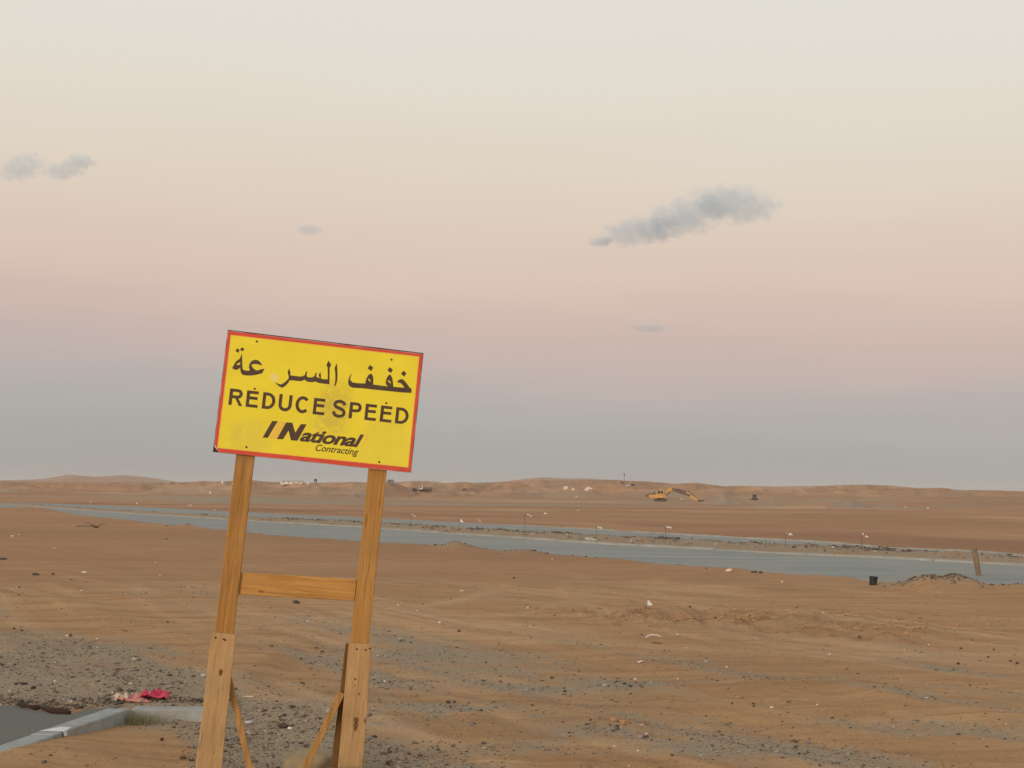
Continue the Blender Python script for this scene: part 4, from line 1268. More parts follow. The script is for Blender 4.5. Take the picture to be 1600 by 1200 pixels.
bo = part(ex, 'boom', 'yellow_metal', lambda m: beam(m, [(1.1, 1.75), (1.9, 2.75), (2.7, 3.45), (3.25, 3.55)], [0.55, 0.85, 0.95, 0.85], -0.35, 0.3), 0.0)
part(bo, 'ram', 'dark_metal', lambda m: (m.tube([sc(1.5, -0.45, 1.55), sc(2.6, -0.45, 2.75)], 0.13 * S, 8), m.tube([sc(1.5, 0.4, 1.55), sc(2.6, 0.4, 2.75)], 0.13 * S, 8)))
jb = part(ex, 'boom_extension', 'brown_metal', lambda m: beam(m, [(3.27, 3.5), (4.6, 3.0), (6.4, 2.35), (8.3, 1.75)], [0.85, 0.80, 0.80, 0.55], -0.32, 0.27))
part(jb, 'ram', 'dark_metal', lambda m: m.tube([sc(4.4, -0.02, 3.55), sc(7.4, -0.02, 2.75)], 0.13 * S, 8))
st_ = part(ex, 'stick', 'yellow_metal', lambda m: beam(m, [(7.4, 2.75), (8.2, 1.95), (9.3, 0.95), (10.35, 0.18)], [0.45, 0.85, 0.65, 0.42], -0.26, 0.21))
part(st_, 'ram', 'dark_metal', lambda m: m.tube([sc(7.7, -0.02, 3.05), sc(9.6, -0.02, 1.45)], 0.11 * S, 8))
part(ex, 'bucket', 'dark_metal', lambda m: m.prism([sc(*p) for p in [(10.2, -0.02), (10.9, 0.02), (12.35, 0.36), (12.2, 0.52), (11.2, 0.42), (10.5, 0.45)]], -0.6 * S, 0.55 * S, 'Y'))


# ------------------------------------------------------------------ heaps of gravel on the plain
def heap(px, py, wpx, hpx, depth, seed, lab, skew=0.0):
    p = at(px, py); k = p.y / FPX
    a, b, h = wpx * k / 2, depth, hpx * k
    n1, n2 = 14, 40
    vs = [(skew * a, 0, h)]; fs = []
    for i in range(1, n1 + 1):
        t = i / n1
        for j in range(n2):
            an = 2 * PI * j / n2
            wob = 1 + 0.5 * float(pn(math.cos(an) * 1.6 + seed * 3.1, math.sin(an) * 1.6 + seed))
            x = math.cos(an) * a * t * wob + skew * a * (1 - t); y = math.sin(an) * b * t * wob
            z = h * (0.45 * (1 - t) + 0.55 * (0.5 + 0.5 * math.cos(PI * t))) * (1 + 0.45 * float(pn(x * 0.35 + seed, y * 0.35)) + 0.25 * float(pn(x * 1.1 + seed, y * 1.1))) - (0.35 if i == n1 else 0)
            vs.append((x, y, z))
    for j in range(n2):
        fs.append((0, 1 + j, 1 + (j + 1) % n2))
    for i in range(n1 - 1):
        for j in range(n2):
            q = 1 + i * n2
            fs.append((q + j, q + n2 + j, q + n2 + (j + 1) % n2, q + (j + 1) % n2))
    o = mesh_obj('gravel_heap', vs, fs, M['pile'], smooth=True)
    o.location = p
    return tag(o, lab, 'gravel heap', 'gravel heaps on the plain')


heap(1138, 788, 70, 15, 7.0, 1, 'pointed grey gravel heap just right of the excavator bucket', -0.25)
heap(1205, 790, 46, 7, 6.0, 2, 'low grey gravel heap in front of the small dark loader')
heap(1335, 793, 90, 12, 8.0, 3, 'broad grey gravel heap farthest right on the plain', -0.3)
heap(1385, 793, 44, 7, 6.0, 4, 'small grey heap joined to the right end of the broad one')


# ------------------------------------------------------------------ small machines and vehicles far off
def wheel_set(root, xs, y0, y1, r):
    for x in xs:
        for (a, b) in ((y0, y0 + 0.3), (y1 - 0.3, y1)):
            m = MB(); m.tube([(x, a, r), (x, b, r)], r, 12); w = m.build('wheel', M['rubber'], root)
            h = MB(); h.tube([(x, a - 0.01, r), (x, a + 0.02, r)], r * 0.5, 8) if a < 0 else h.tube([(x, b - 0.02, r), (x, b + 0.01, r)], r * 0.5, 8)
            h.build('hub', M['brown_metal'], w)


def vehicle(name, cat, lab, px, py, wpx, kind, mats, group=None, flip=1):
    p = at(px, py); k = p.y / FPX; L = wpx * k; u = L
    e = empty(name, p); tag(e, lab, cat, group)
    h = L * {'pickup': 0.36, 'truck': 0.42, 'loader': 0.95, 'bus': 0.4, 'car': 0.42}[kind]
    y0, y1 = -0.3 * min(L, 5), 0.3 * min(L, 5)
    body, dark = M[mats[0]], M[mats[1]]
    def X(v): return flip * v * L
    def bx(m, a, b): return m.box((min(a[0], b[0]), a[1], a[2]), (max(a[0], b[0]), b[1], b[2]))
    r = h * 0.2
    if kind in ('pickup', 'car'):
        m = MB(); m.prism([(X(-.5), h * .22), (X(.5), h * .22), (X(.5), h * .55), (X(.3), h * .58), (X(-.5), h * .58)], y0, y1, 'Y'); m.build('body', body, e)
        m = MB(); m.prism([(X(-.12 if kind == 'pickup' else -.4), h * .585), (X(.28), h * .585), (X(.16), h), (X(-.08 if kind == 'pickup' else -.3), h)], y0 * .92, y1 * .92, 'Y'); c = m.build('cab', body, e)
        m = MB(); m.prism([(X(-.08), h * .62), (X(.22), h * .62), (X(.14), h * .93), (X(-.06), h * .93)], y0 * .95, y1 * .95, 'Y'); m.build('window', M['glass'], c)
        wheel_set(e, (X(-.3), X(.3)), y0 * 1.02, y1 * 1.02, r)
    elif kind == 'truck':
        m = MB(); bx(m, (X(-.5), y0 * .5, h * .22), (X(.5), y1 * .5, h * .34)); m.build('chassis', M['dark_metal'], e)
        m = MB(); m.prism([(X(.22), h * .345), (X(.5), h * .345), (X(.5), h * .68), (X(.45), h), (X(.22), h)], y0, y1, 'Y'); c = m.build('cab', body, e)
        m = MB(); m.prism([(X(.30), h * .66), (X(.46), h * .66), (X(.43), h * .93), (X(.30), h * .93)], y0 * 1.02, y1 * 1.02, 'Y'); m.build('window', M['glass'], c)
        m = MB(); m.prism([(X(-.5), h * .45), (X(-.45), h * .345), (X(.19), h * .345), (X(.2), h * .72), (X(-.5), h * .78)], y0, y1, 'Y'); m.build('load_bed', dark, e)
        wheel_set(e, (X(-.38), X(-.2), X(.36)), y0 * 1.02, y1 * 1.02, r)
    elif kind == 'loader':
        m = MB(); m.box((-.34 * L, -.5 * L, h * .28), (.34 * L, .5 * L, h * .55)); m.build('body', body, e)
        m = MB(); m.box((-.27 * L, -.2 * L, h * .552), (.27 * L, .3 * L, h * .88)); c = m.build('cab', M['glass'], e)
        m = MB(); m.box((-.34 * L, -.28 * L, h * .882), (.34 * L, .36 * L, h)); m.build('roof', dark, c)
        m = MB(); m.prism([(-.9 * L, h * .05), (-.45 * L, h * .05), (-.42 * L, h * .4)], -.45 * L, .45 * L, 'Y'); m.build('bucket', M['brown_metal'], e)
        m = MB(); m.tube([(.1 * L, -.4 * L, h * .5), (-.55 * L, -.4 * L, h * .32)], .05 * L, 6); m.build('arm', body, e)
        wheel_set(e, (-.25 * L, .3 * L), -.55 * L, .55 * L, h * .2)
    return e


g_far = 'machines parked far off on the dunes'
vehicle('pickup_truck', 'pickup', 'dark green pickup on the far sand, left of the white truck', 646.5, 767.5, 13, 'pickup', ('green_paint', 'dark_metal'), g_far)
vehicle('tipper_truck', 'truck', 'white and brown flatbed truck beside the dark green pickup', 665, 767.8, 20, 'truck', ('white_paint', 'brown_metal'), g_far, -1)
vehicle('parked_car', 'car', 'lone dark brown car on the dunes right of the white truck', 726, 766, 6.5, 'car', ('dark_metal', 'dark_metal'), g_far)
vehicle('wheel_loader', 'loader', 'small dark wheel loader standing between two gravel heaps', 1179, 781.5, 9, 'loader', ('brown_metal', 'dark_metal'), g_far)
vehicle('parked_car', 'car', 'dark car left of the tall mast on the dunes', 972.5, 755.5, 6, 'car', ('dark_metal', 'dark_metal'), g_far)
vehicle('pickup_truck', 'pickup', 'pickup with a white front just below the tall mast', 981, 759.5, 7, 'pickup', ('white_paint', 'dark_metal'), g_far)
vehicle('parked_car', 'car', 'dark car right of the tall mast on the dunes', 989, 758.5, 6.5, 'car', ('dark_metal', 'dark_metal'), g_far)

# white tents and sheds
def tent(px, py, wpx, hpx, kind, lab, mat='white_paint'):
    p = at(px, py); k = p.y / FPX; w, h = wpx * k, hpx * k
    e = empty('tent' if kind == 'tent' else 'shed', p); tag(e, lab, 'tent' if kind == 'tent' else 'shed')
    m = MB()
    if kind == 'tent':
        m.prism([(-.5 * w, -.3), (.5 * w, -.3), (.42 * w, h * .25), (-.05 * w, h), (-.2 * w, h * .8), (-.42 * w, h * .35)], -.35 * w, .35 * w, 'Y'); m.build('canvas', M[mat], e)
        m = MB(); m.prism([(-.06 * w, 0), (.02 * w, 0), (-.03 * w, h * .5)], -.36 * w, -.352 * w, 'Y'); m.build('opening', M['dark_metal'], e)
    else:
        d = min(w * .4, 6.0)
        m.box((-.5 * w, -d / 2, -.4), (.5 * w, d / 2, h * .8)); m.build('wall', M[mat], e)
        m = MB(); m.prism([(-.52 * w, h * .802), (.52 * w, h * .802), (.5 * w, h), (-.5 * w, h)], -d * .54, d * .54, 'Y'); m.build('roof', M['grey_paint'] if kind == 'long' else M[mat], e)
        n = 4 if kind == 'long' else 1
        for i_ in range(n):
            cx = (-.36 + .72 * i_ / max(n - 1, 1)) * w if n > 1 else 0.1 * w
            m = MB(); m.box((cx - .03 * w, -d / 2 - .03, h * .1), (cx + .03 * w, -d / 2 - .005, h * .6)); m.build('door', M['dark_metal' if n == 1 else 'grey_paint'], e)
    return e


tent(920.5, 765.5, 15, 5, 'tent', 'pale pitched canvas tent, largest of the white specks on the dunes')
tent(884, 764, 6.5, 4, 'shed', 'bright white cabin on the dunes, left of the pale tents')
tent(895.5, 765, 7, 3, 'tent', 'low cream tent between the white cabin and the pitched tent', 'cream')
sh = tent(456, 755.5, 33, 4.2, 'long', 'long low white shed on the skyline between the sign posts')
tent(439.5, 755.5, 3.2, 5, 'shed', 'small white cabin at the left end of the long shed')
tent(481, 756, 4, 2.6, 'shed', 'small white hut right of the long shed')
tent(347.5, 755.8, 2.6, 4.6, 'shed', 'narrow white cabin on the skyline left of the left sign post')
tent(364, 757.5, 2.6, 3, 'shed', 'tiny white hut touching the left sign post in the view')
tent(328.5, 771, 2.4, 3, 'shed', 'tiny white hut below the skyline left of the left sign post')

wtp = at(493, 755.5); k = wtp.y / FPX
wt_ = empty('water_tank', wtp); tag(wt_, 'dark tank on a stand at the right end of the long white shed', 'tank')
m = MB(); m.tube([(0, 0, 3.2 * k), (0, 0, 7 * k)], 2.2 * k, 12); m.build('tank', M['dark_metal'], wt_)
for a in range(4):
    m = MB(); m.tube([((-1.5 if a % 2 else 1.5) * k, (-1.5 if a // 2 else 1.5) * k, -.4), ((-1.5 if a % 2 else 1.5) * k, (-1.5 if a // 2 else 1.5) * k, 3.3 * k)], .25 * k, 6); m.build('leg', M['dark_metal'], wt_)
gp = at(610, 754.5); k = gp.y / FPX
gb = empty('shed', gp); tag(gb, 'grey flat roofed hut on the skyline behind the right sign post', 'shed')
m = MB(); m.box((-4.5 * k, -2, -.5), (4.5 * k, 2, 4.2 * k)); m.build('wall', M['grey_paint'], gb)
m = MB(); m.box((-4.8 * k, -2.2, 4.2 * k), (4.8 * k, 2.2, 5 * k)); m.build('roof', M['grey_paint'], gb)
m = MB(); m.box((-1 * k, -2.06, .3 * k), (1 * k, -2.005, 3 * k)); m.build('door', M['dark_metal'], gb)

# tall thin mast on the dunes
mp_ = at(975.3, 755); k = mp_.y / FPX
ms = empty('mast', mp_); tag(ms, 'tall thin mast with a dark head rising over the skyline', 'mast')
m = MB(); m.tube([(0, 0, -.5), (0, 0, 15 * k)], [.45 * k, .35 * k], 6); m.build('pole', M['grey_paint'], ms)
m = MB(); m.box((-.7 * k, -.7 * k, 11.5 * k), (.7 * k, .7 * k, 15.5 * k)); m.build('head', M['dark_metal'], ms, bevel=.1 * k)

# dark bushes on the near dune at the left
for q, (px, py, lab) in enumerate([(268, 756.3, 'dark bush on the left skyline, first of four'), (271.6, 756.3, 'dark bush on the left skyline, second of four'),
                                   (285.5, 757, 'dark bush on the left skyline, third and broadest of four'), (289.8, 756.5, 'dark bush on the left skyline, last of four')]):
    p = at(px, py); k = p.y / FPX
    e = empty('bush', p); tag(e, lab, 'bush', 'dark bushes on the left skyline')
    m = MB(); rr = random.Random(q)
    for _ in range(70):
        c = Vector((rr.gauss(0, .7), rr.gauss(0, .7), abs(rr.gauss(1.6, .8)))) * k
        a = Vector((rr.uniform(-1, 1), rr.uniform(-1, 1), rr.uniform(-1, 1))) * .5 * k; b = Vector((rr.uniform(-1, 1), rr.uniform(-1, 1), rr.uniform(-1, 1))) * .5 * k
        m.add([c - a, c + b, c + a * .6 + b * .2], [(0, 1, 2)])
    m.build('foliage', M['shrub'], e)
    m = MB(); m.tube([(0, 0, -.3), (0.1 * k, 0, 1.6 * k)], .2 * k, 5); m.build('stem', M['shrub'], e)

# a bird low in the sky
bd = Vector(ray(544.5, 741.5)) * 420 + Vector((0, 0, CAM_H)); k = 420 / FPX
m = MB()
m.add([(-3 * k, 0, 1.3 * k), (-.4 * k, -.12 * k, 0.2 * k), (-.4 * k, .3 * k, 0.3 * k), (.4 * k, -.12 * k, -.1 * k), (.4 * k, .3 * k, 0), (2.8 * k, 0, -1.0 * k), (0, 0, -.35 * k), (0, -1.0 * k, 0.1 * k), (0, 1.1 * k, .1 * k)],
      [(0, 1, 2), (3, 5, 4), (1, 3, 4, 2), (1, 7, 3), (2, 4, 8), (1, 6, 3), (0, 2, 1), (3, 4, 5)])
o = m.build('bird', M['shrub']); o.location = bd
tag(o, 'tiny dark bird gliding just above the skyline between the sign posts', 'bird')


# ------------------------------------------------------------------ litter and stones one can point to
def surf(x, y):
    """Ground height, or the top of the tarmac apron."""
    return hz(x, y)


def crumple(name, p, lx, ly, h, mat, seed, parent=None, n=9, rot=0.0):
    """A crumpled sheet lying on the ground: folds, raised edges, a thickness of its own."""
    r = np.random.default_rng(seed)
    g = np.linspace(-1, 1, n)
    X, Y = np.meshgrid(g, g)
    Zf = h * (0.45 + 0.9 * fbm(X * 1.5 + seed * 2.7, Y * 1.5 + seed, 3)) * (1 - 0.55 * (X ** 2 + Y ** 2) / 2)
    Zf = np.maximum(Zf, 0.004)
    wob = 1 + 0.22 * pn(X * 1.7 + seed, Y * 1.7)
    P = np.stack([X * lx / 2 * wob, Y * ly / 2 * wob, Zf], -1).reshape(-1, 3)
    Pb = P - np.array([0, 0, 0.004])
    vs = np.vstack([P, Pb]); fs = []
    N = n * n
    for a in range(n - 1):
        for c in range(n - 1):
            q = (a * n + c, a * n + c + 1, (a + 1) * n + c + 1, (a + 1) * n + c)
            fs.append(q); fs.append(tuple(N + t for t in q[::-1]))
    rim = [k for k in range(n)] + [k * n + n - 1 for k in range(1, n)] + [(n - 1) * n + k for k in range(n - 2, -1, -1)] + [k * n for k in range(n - 2, 0, -1)]
    for a in range(len(rim)):
        i0, i1 = rim[a], rim[(a + 1) % len(rim)]
        fs.append((i1, i0, N + i0, N + i1))
    o = mesh_obj(name, vs, fs, mat, parent, smooth=True)
    o.location = p; o.rotation_euler = (0, 0, rot)
    return o


cp = at(221, 1094)
cloth = empty('cloth', cp)
tag(cloth, 'crumpled pink and faded red cloth lying by the kerb corner', 'cloth')
crumple('fold', (0.085, 0.05, 0.005), 0.21, 0.24, 0.095, M['pink'], 3, cloth, 11, 0.2)
crumple('fold', (-0.055, -0.03, 0.0), 0.23, 0.18, 0.07, M['pale_pink'], 5, cloth, 11, -0.3)
crumple('lining', (-0.145, -0.01, 0.0), 0.10, 0.12, 0.085, M['cream'], 8, cloth, 9)
crumple('lining', (0.00, 0.10, 0.01), 0.12, 0.12, 0.06, M['cream'], 11, cloth, 9)
crumple('edge', (0.02, -0.085, 0.0), 0.16, 0.06, 0.03, M['pale_pink'], 14, cloth, 9, -0.25)

# bent black strip along the edge of the tarmac
pts = [flat(px, py, 0.105) for px, py in [(28, 1101), (36, 1103.5), (46, 1105.5), (56, 1107.5), (63, 1106.5), (70, 1108.5), (80, 1111), (92, 1113.5), (103, 1114), (110, 1114.5)]]
pts = [Vector((x, y, max(0.112, surf(x, y) + 0.02))) for x, y in pts]
o_ = pts[4].copy()
m = MB(); m.tube([p - o_ for p in pts], [0.012, 0.017, 0.014, 0.020, 0.013, 0.016, 0.022, 0.026, 0.022, 0.012], 7)
st0 = m.build('bent_strip', M['root'], smooth=True); st0.location = o_
tag(st0, 'long dark bent strip lying along the edge of the tarmac', 'strip')

# black ring, bent hoop, arcs
def ring_thing(name, px, py, rad, th, mat, lab, cat, a0=0.0, a1=2 * PI, lift=0.0, up=False, rot=0.0):
    p = at(px, py)
    n = 20; closed = abs(a1 - a0 - 2 * PI) < 1e-6
    pts = []
    for k in range(n + 1):
        a = a0 + (a1 - a0) * k / n
        r_ = rad * (1 + 0.06 * math.sin(3 * a))
        pts.append((r_ * math.cos(a), 0.0 if up else r_ * math.sin(a), (r_ * math.sin(a) if up else 0.0) + lift))
    m = MB(); m.tube(pts, th, 6, cap=not closed)
    o = m.build(name, mat, smooth=True); o.location = p + Vector((0, 0, th * 0.6)); o.rotation_euler = (0, 0, rot)
    return tag(o, lab, cat)


ring_thing('rubber_ring', 32.5, 1069, 0.050, 0.0055, M['rubber'], 'small black ring lying flat on the grey gravel at the left', 'ring')
ring_thing('bent_hoop', 1021, 1000, 0.118, 0.0075, M['white'], 'thin white bent hoop sticking up from the sand', 'hoop', 0.75, 2.45, -0.055, True, 0.2)
ring_thing('dark_stick', 1027, 1005, 0.10, 0.005, M['root'], 'thin dark twig lying under the white hoop', 'twig', 3.4, 4.5, 0.01, False, 0.6)
ring_thing('bent_cane', 381, 1092, 0.11, 0.006, M['cream'], 'thin curved cream cane behind the left sign post', 'cane', 1.0, 2.6, 0.0, False, 0.0)


def chip(name, px, py, wpx, hpx, mat, lab, cat, group=None, seed=0, flatn=0.6, rot=0.0):
    """A small faceted piece, sized from how large it looks."""
    p = at(px, py); k = p.y / FPX
    bm = bmesh.new(); bmesh.ops.create_icosphere(bm, subdivisions=1, radius=1.0)
    r = random.Random(seed * 31 + int(px))
    for v in bm.verts:
        q = 0.75 + 0.45 * r.random()
        v.co = Vector((v.co.x * wpx * k / 2 * q, v.co.y * wpx * k * flatn * q, v.co.z * hpx * k / 2 * q))
    me = bpy.data.meshes.new(name); bm.to_mesh(me); bm.free(); me.materials.append(mat)
    o = bpy.data.objects.new(name, me); COL.objects.link(o)
    o.location = p + Vector((0, 0, hpx * k * 0.32)); o.rotation_euler = (r.uniform(-.15, .15), r.uniform(-.15, .15), rot or r.uniform(-1, 1))
    return tag(o, lab, cat, group)


chip('stone', 52, 1076, 10, 6, M['dirt_clod'], 'rounded dark stone just right of the black ring', 'stone')
chip('rag', 463, 942.5, 13, 6, M['dirt_clod'], 'dark rumpled lump on the sand below the rail of the sign', 'rag')
pp = at(1015, 946); k = pp.y / FPX
m = MB(); m.add([(-3 * k, -0.02, 0), (6 * k, 0, 0), (-2.5 * k, 0.03, 9 * k), (-3 * k, 0.09, 0), (5 * k, 0.10, 0.3 * k)], [(0, 1, 2), (0, 2, 3), (1, 4, 2), (3, 2, 4), (0, 3, 4, 1)])
o = m.build('paper', M['white']); o.location = pp
tag(o, 'white three cornered folded paper standing on the sand, above the bent hoop', 'paper')
chip('paper', 1001, 1034.5, 13, 2.6, M['white'], 'narrow white strip lying left of the bent hoop', 'paper', flatn=0.25, rot=0.05)
chip('paper', 722, 924, 9, 2.6, M['cream'], 'narrow cream strip lying alone on the sand, right of the sign', 'paper', flatn=0.25, rot=-0.1)
chip('paper', 131, 895, 10, 3.2, M['white'], 'narrow white strip on the far left sand above the gravel', 'paper', flatn=0.3, rot=0.15)
chip('paper', 1206, 1106, 7, 3, M['white'], 'bright white square scrap low on the right sand', 'paper', flatn=0.4, rot=0.1)
chip('bag', 1139, 893.5, 12, 6, M['cream'], 'pale crumpled bag at the near edge of the road', 'bag', flatn=0.5)
chip('debris', 1178, 894.5, 12, 3, M['dirt_clod'], 'dark debris right of the pale bag at the road edge', 'debris')
chip('debris', 1176.5 + 12, 895.5, 7, 4, M['dirt_clod'], 'dark lump at the right end of the road edge debris', 'debris')
chip('debris', 56, 898.5, 13, 4, M['dirt_clod'], 'flat dark debris on the far left sand', 'debris')
chip('debris', 83, 898, 6, 4, M['dirt_clod'], 'small dark lump right of the flat dark debris', 'debris')
chip('debris', 3, 874.5, 16, 4, M['dirt_clod'], 'dark debris at the very left edge of the view', 'debris')
chip('stone', 390, 1131, 14, 7, M['pale_stone'], 'pale grey green flat stone behind the left slat', 'stone')
chip('stone', 253, 1157, 7, 6, M['root'], 'single dark red brown stone on the smooth sand by the kerb', 'stone')
chip('stone', 555, 1172 + 14, 7, 7, M['dirt_clod'], 'dark stone beside the foot of the right plank', 'stone') if False else None
chip('stone', 499, 1144, 6, 8, M['root'], 'purple brown stone on the gravel behind the slanted slat', 'stone')
chip('stone', 453, 1139, 9, 4, M['white'], 'white chip beside a dark stone behind the sign', 'stone')
chip('stone', 442, 1137, 20, 9, M['dirt_clod'], 'large dark stone on the gravel behind the sign', 'stone')
chip('slab', 1585, 868.5, 30, 3, M['dirt_clod'], 'dark flat scrap on the far edge of the road at the right', 'scrap', flatn=0.2, rot=-0.1)

SCR = [(176, 1083.5, 6, 4), (86, 1065, 5, 4), (294, 918, 4, 2), (105, 994, 9, 3.2), (152, 999, 6, 3.5), (127, 923, 4, 2.5), (250, 900, 4, 3), (20, 838, 6, 2.4), (30, 836, 4, 2), (85, 857, 6, 2.4), (243, 879, 4, 2),
       (622, 946, 4, 3), (652, 955, 5, 3), (687, 973, 6, 3.5), (825, 950.5, 4, 4), (590, 1025, 4, 3), (601, 1066, 4, 5), (1059, 992, 6, 3), (1072, 1013, 4, 3), (1103, 1034, 6, 3), (1135, 1043, 5, 4),
       (1059, 1062, 5, 4), (993, 1062, 6, 4), (1010, 1148, 9, 5), (1222, 909.5, 5, 3), (1286, 957.5, 5, 2.5), (1296, 1023, 6, 3.5), (1413, 1016, 4, 3), (1451, 1008, 4, 3), (1448, 1091, 7, 3),
       (1172, 1051, 4, 3), (960, 1167, 4, 4), (997, 1174, 4, 4), (863, 874.5, 4, 3), (1277, 1102, 4, 4)]
for q, (px, py, w, h) in enumerate(SCR):
    chip('scrap', px, py, w * 0.8, h * 0.8, M['white' if q % 3 else 'cream'], 'small pale scrap lying loose on the sand', 'scrap', 'small pale scraps on the sand', q, 0.5)
DRK = [(30, 918, 6, 3), (29, 930, 5, 2.5), (118, 1005, 10, 3), (262, 973, 5, 4), (110, 994, 7, 5), (22, 983, 5, 4), (34, 986, 7, 4), (111, 888 + 18, 4, 2), (803, 904, 5, 4), (717, 987, 8, 5), (862, 1057 + 3, 8, 5), (976, 1069.5, 7, 6), (964, 1066, 5, 5),
       (985, 1073, 9, 5), (700, 1099, 9, 7), (710, 1098, 6, 5), (752, 1111, 6, 5), (1178, 1104, 6, 4), (1144, 1100, 4, 5), (1232, 1098, 9, 4), (1119, 966, 8, 4), (1343, 996, 6, 4), (1497, 1038, 7, 5), (1501, 1014, 6, 4), (1544, 1027.5, 5, 4), (1553, 1016, 4, 4),
       (1579, 1033.5, 7, 4), (1589, 1037.5, 7, 6), (1366, 1074, 6, 3), (1461, 1092.5, 6, 3), (1498, 1148, 8, 3.5), (1329, 1137.5, 6, 3), (923, 1126, 5, 5), (966, 1128, 5, 4), (1113, 1166, 6, 4), (1050, 1181, 7, 5), (1281, 1197, 6, 5), (1542, 1167, 6, 3), (260, 842.5, 5, 2.5), (1245, 950, 4, 3), (1078, 949, 5, 4)]
for q, (px, py, w, h) in enumerate(DRK):
    chip('stone', px, py, w * 0.85, h * 0.85, M['dirt_clod'], 'small dark stone lying loose on the sand', 'stone', 'small dark stones on the sand', q, 0.5)

# white sticker peeling off the kerb
tp_ = MB(); yk = 9.58
tp_.add([(-0.165, 0, 0.003), (0.002, -0.02, 0.003), (0.006, 0.14, 0.004), (-0.07, 0.17, 0.003), (0.010, -0.02, -0.030), (0.012, 0.03, -0.034), (0.010, 0.05, -0.014), (0.010, 0.08, -0.020), (0.011, 0.13, -0.026)],
        [(0, 1, 2, 3), (1, 4, 5, 6), (1, 6, 7, 2), (7, 8, 2)])
o = tp_.build('paper', M['white']); o.location = (kx(yk), yk, 0.109)
tag(o, 'torn white paper stuck over the edge of the kerb', 'paper')

# tuft of dry grass at the kerb corner
gx, gy = kx(10.5) + 0.13, 10.47
tuft = MB(); rr = random.Random(5)
for k in range(170):
    bx, by = gx + rr.gauss(0, 0.075), gy + rr.gauss(0, 0.035)
    hgt = rr.uniform(0.04, 0.105); dx, dy = rr.gauss(0, 0.03), rr.gauss(0, 0.02); w = rr.uniform(0.0012, 0.0025)
    z0 = -0.01
    tuft.add([(bx - gx - w, by - gy, z0), (bx - gx + w, by - gy, z0), (bx - gx + dx * 0.4 + w * 0.7, by - gy + dy * 0.4, hgt * 0.6), (bx - gx + dx * 0.4 - w * 0.7, by - gy + dy * 0.4, hgt * 0.6), (bx - gx + dx, by - gy + dy, hgt)],
             [(0, 1, 2, 3), (3, 2, 4)])
o = tuft.build('grass_tuft', M['grass']); o.location = (gx, gy, hz(gx, gy))
tag(o, 'tuft of dry green grass growing in the kerb corner', 'grass')

# dry twigs on the sand by the road at the left
p = at(150, 825); tw = MB(); rr = random.Random(9)
for k in range(26):
    a = rr.uniform(0, 2 * PI); l_ = rr.uniform(0.15, 0.5)
    tw.tube([(0, 0, -0.03), (math.cos(a) * l_ * 0.5, math.sin(a) * 0.3 * l_, l_ * 0.35), (math.cos(a) * l_, math.sin(a) * 0.5 * l_, l_ * rr.uniform(0.2, 0.7))], [0.012, 0.008, 0.003], 5)
o = tw.build('dry_bush', M['shrub']); o.location = p; tag(o, 'low dry twiggy bush on the sand before the road at the left', 'bush')
p = at(133, 822.5); tw = MB()
tw.tube([(-0.4, 0, 0.0), (-0.2, 0.1, 0.02), (0.0, 0.0, 0.015), (0.25, -0.1, 0.03), (0.4, 0, 0.0)], [0.012, 0.022, 0.02, 0.022, 0.01], 6)
o = tw.build('dead_branch', M['shrub']); o.location = p; tag(o, 'dark dead branch lying left of the twiggy bush', 'branch')

# white scraps caught on the bank beyond the road
BANK = [(852, 803.5, 6, 3), (903, 798, 4, 2), (214, 788, 3, 4), (294, 791, 2.5, 3.5), (298, 791.5, 2.5, 4), (336, 797.5, 4, 2), (142, 785, 4, 2), (1065, 781, 4, 3), (1450, 794.5, 4, 2), (1415, 793, 6, 1.6), (551, 771.5, 3, 2), (901, 776.5, 5, 2)]
for q, (px, py, w, h) in enumerate(BANK):
    chip('scrap', px, py, w, h, M['white' if q % 2 == 0 else 'cream'], 'white speck of litter on the sand beyond the road', 'scrap', 'white specks beyond the road', q + 90, 0.5)


# ------------------------------------------------------------------ loose gravel: countless stones as one object
ico = bmesh.new(); bmesh.ops.create_icosphere(ico, subdivisions=1, radius=1.0)
IV = np.array([v.co[:] for v in ico.verts]); IF = np.array([[v.index for v in f.verts] for f in ico.faces]); ico.free()


def low_ico():
    t = (1 + 5 ** 0.5) / 2
    v = np.array([(-1, t, 0), (1, t, 0), (-1, -t, 0), (1, -t, 0), (0, -1, t), (0, 1, t), (0, -1, -t), (0, 1, -t), (t, 0, -1), (t, 0, 1), (-t, 0, -1), (-t, 0, 1)], float)
    f = np.array([(0, 11, 5), (0, 5, 1), (0, 1, 7), (0, 7, 10), (0, 10, 11), (1, 5, 9), (5, 11, 4), (11, 10, 2), (10, 7, 6), (7, 1, 8), (3, 9, 4), (3, 4, 2), (3, 2, 6), (3, 6, 8), (3, 8, 9), (4, 9, 5), (2, 4, 11), (6, 2, 10), (8, 6, 7), (9, 8, 1)])
    return v / np.linalg.norm(v[0]), f


LV, LF = low_ico()


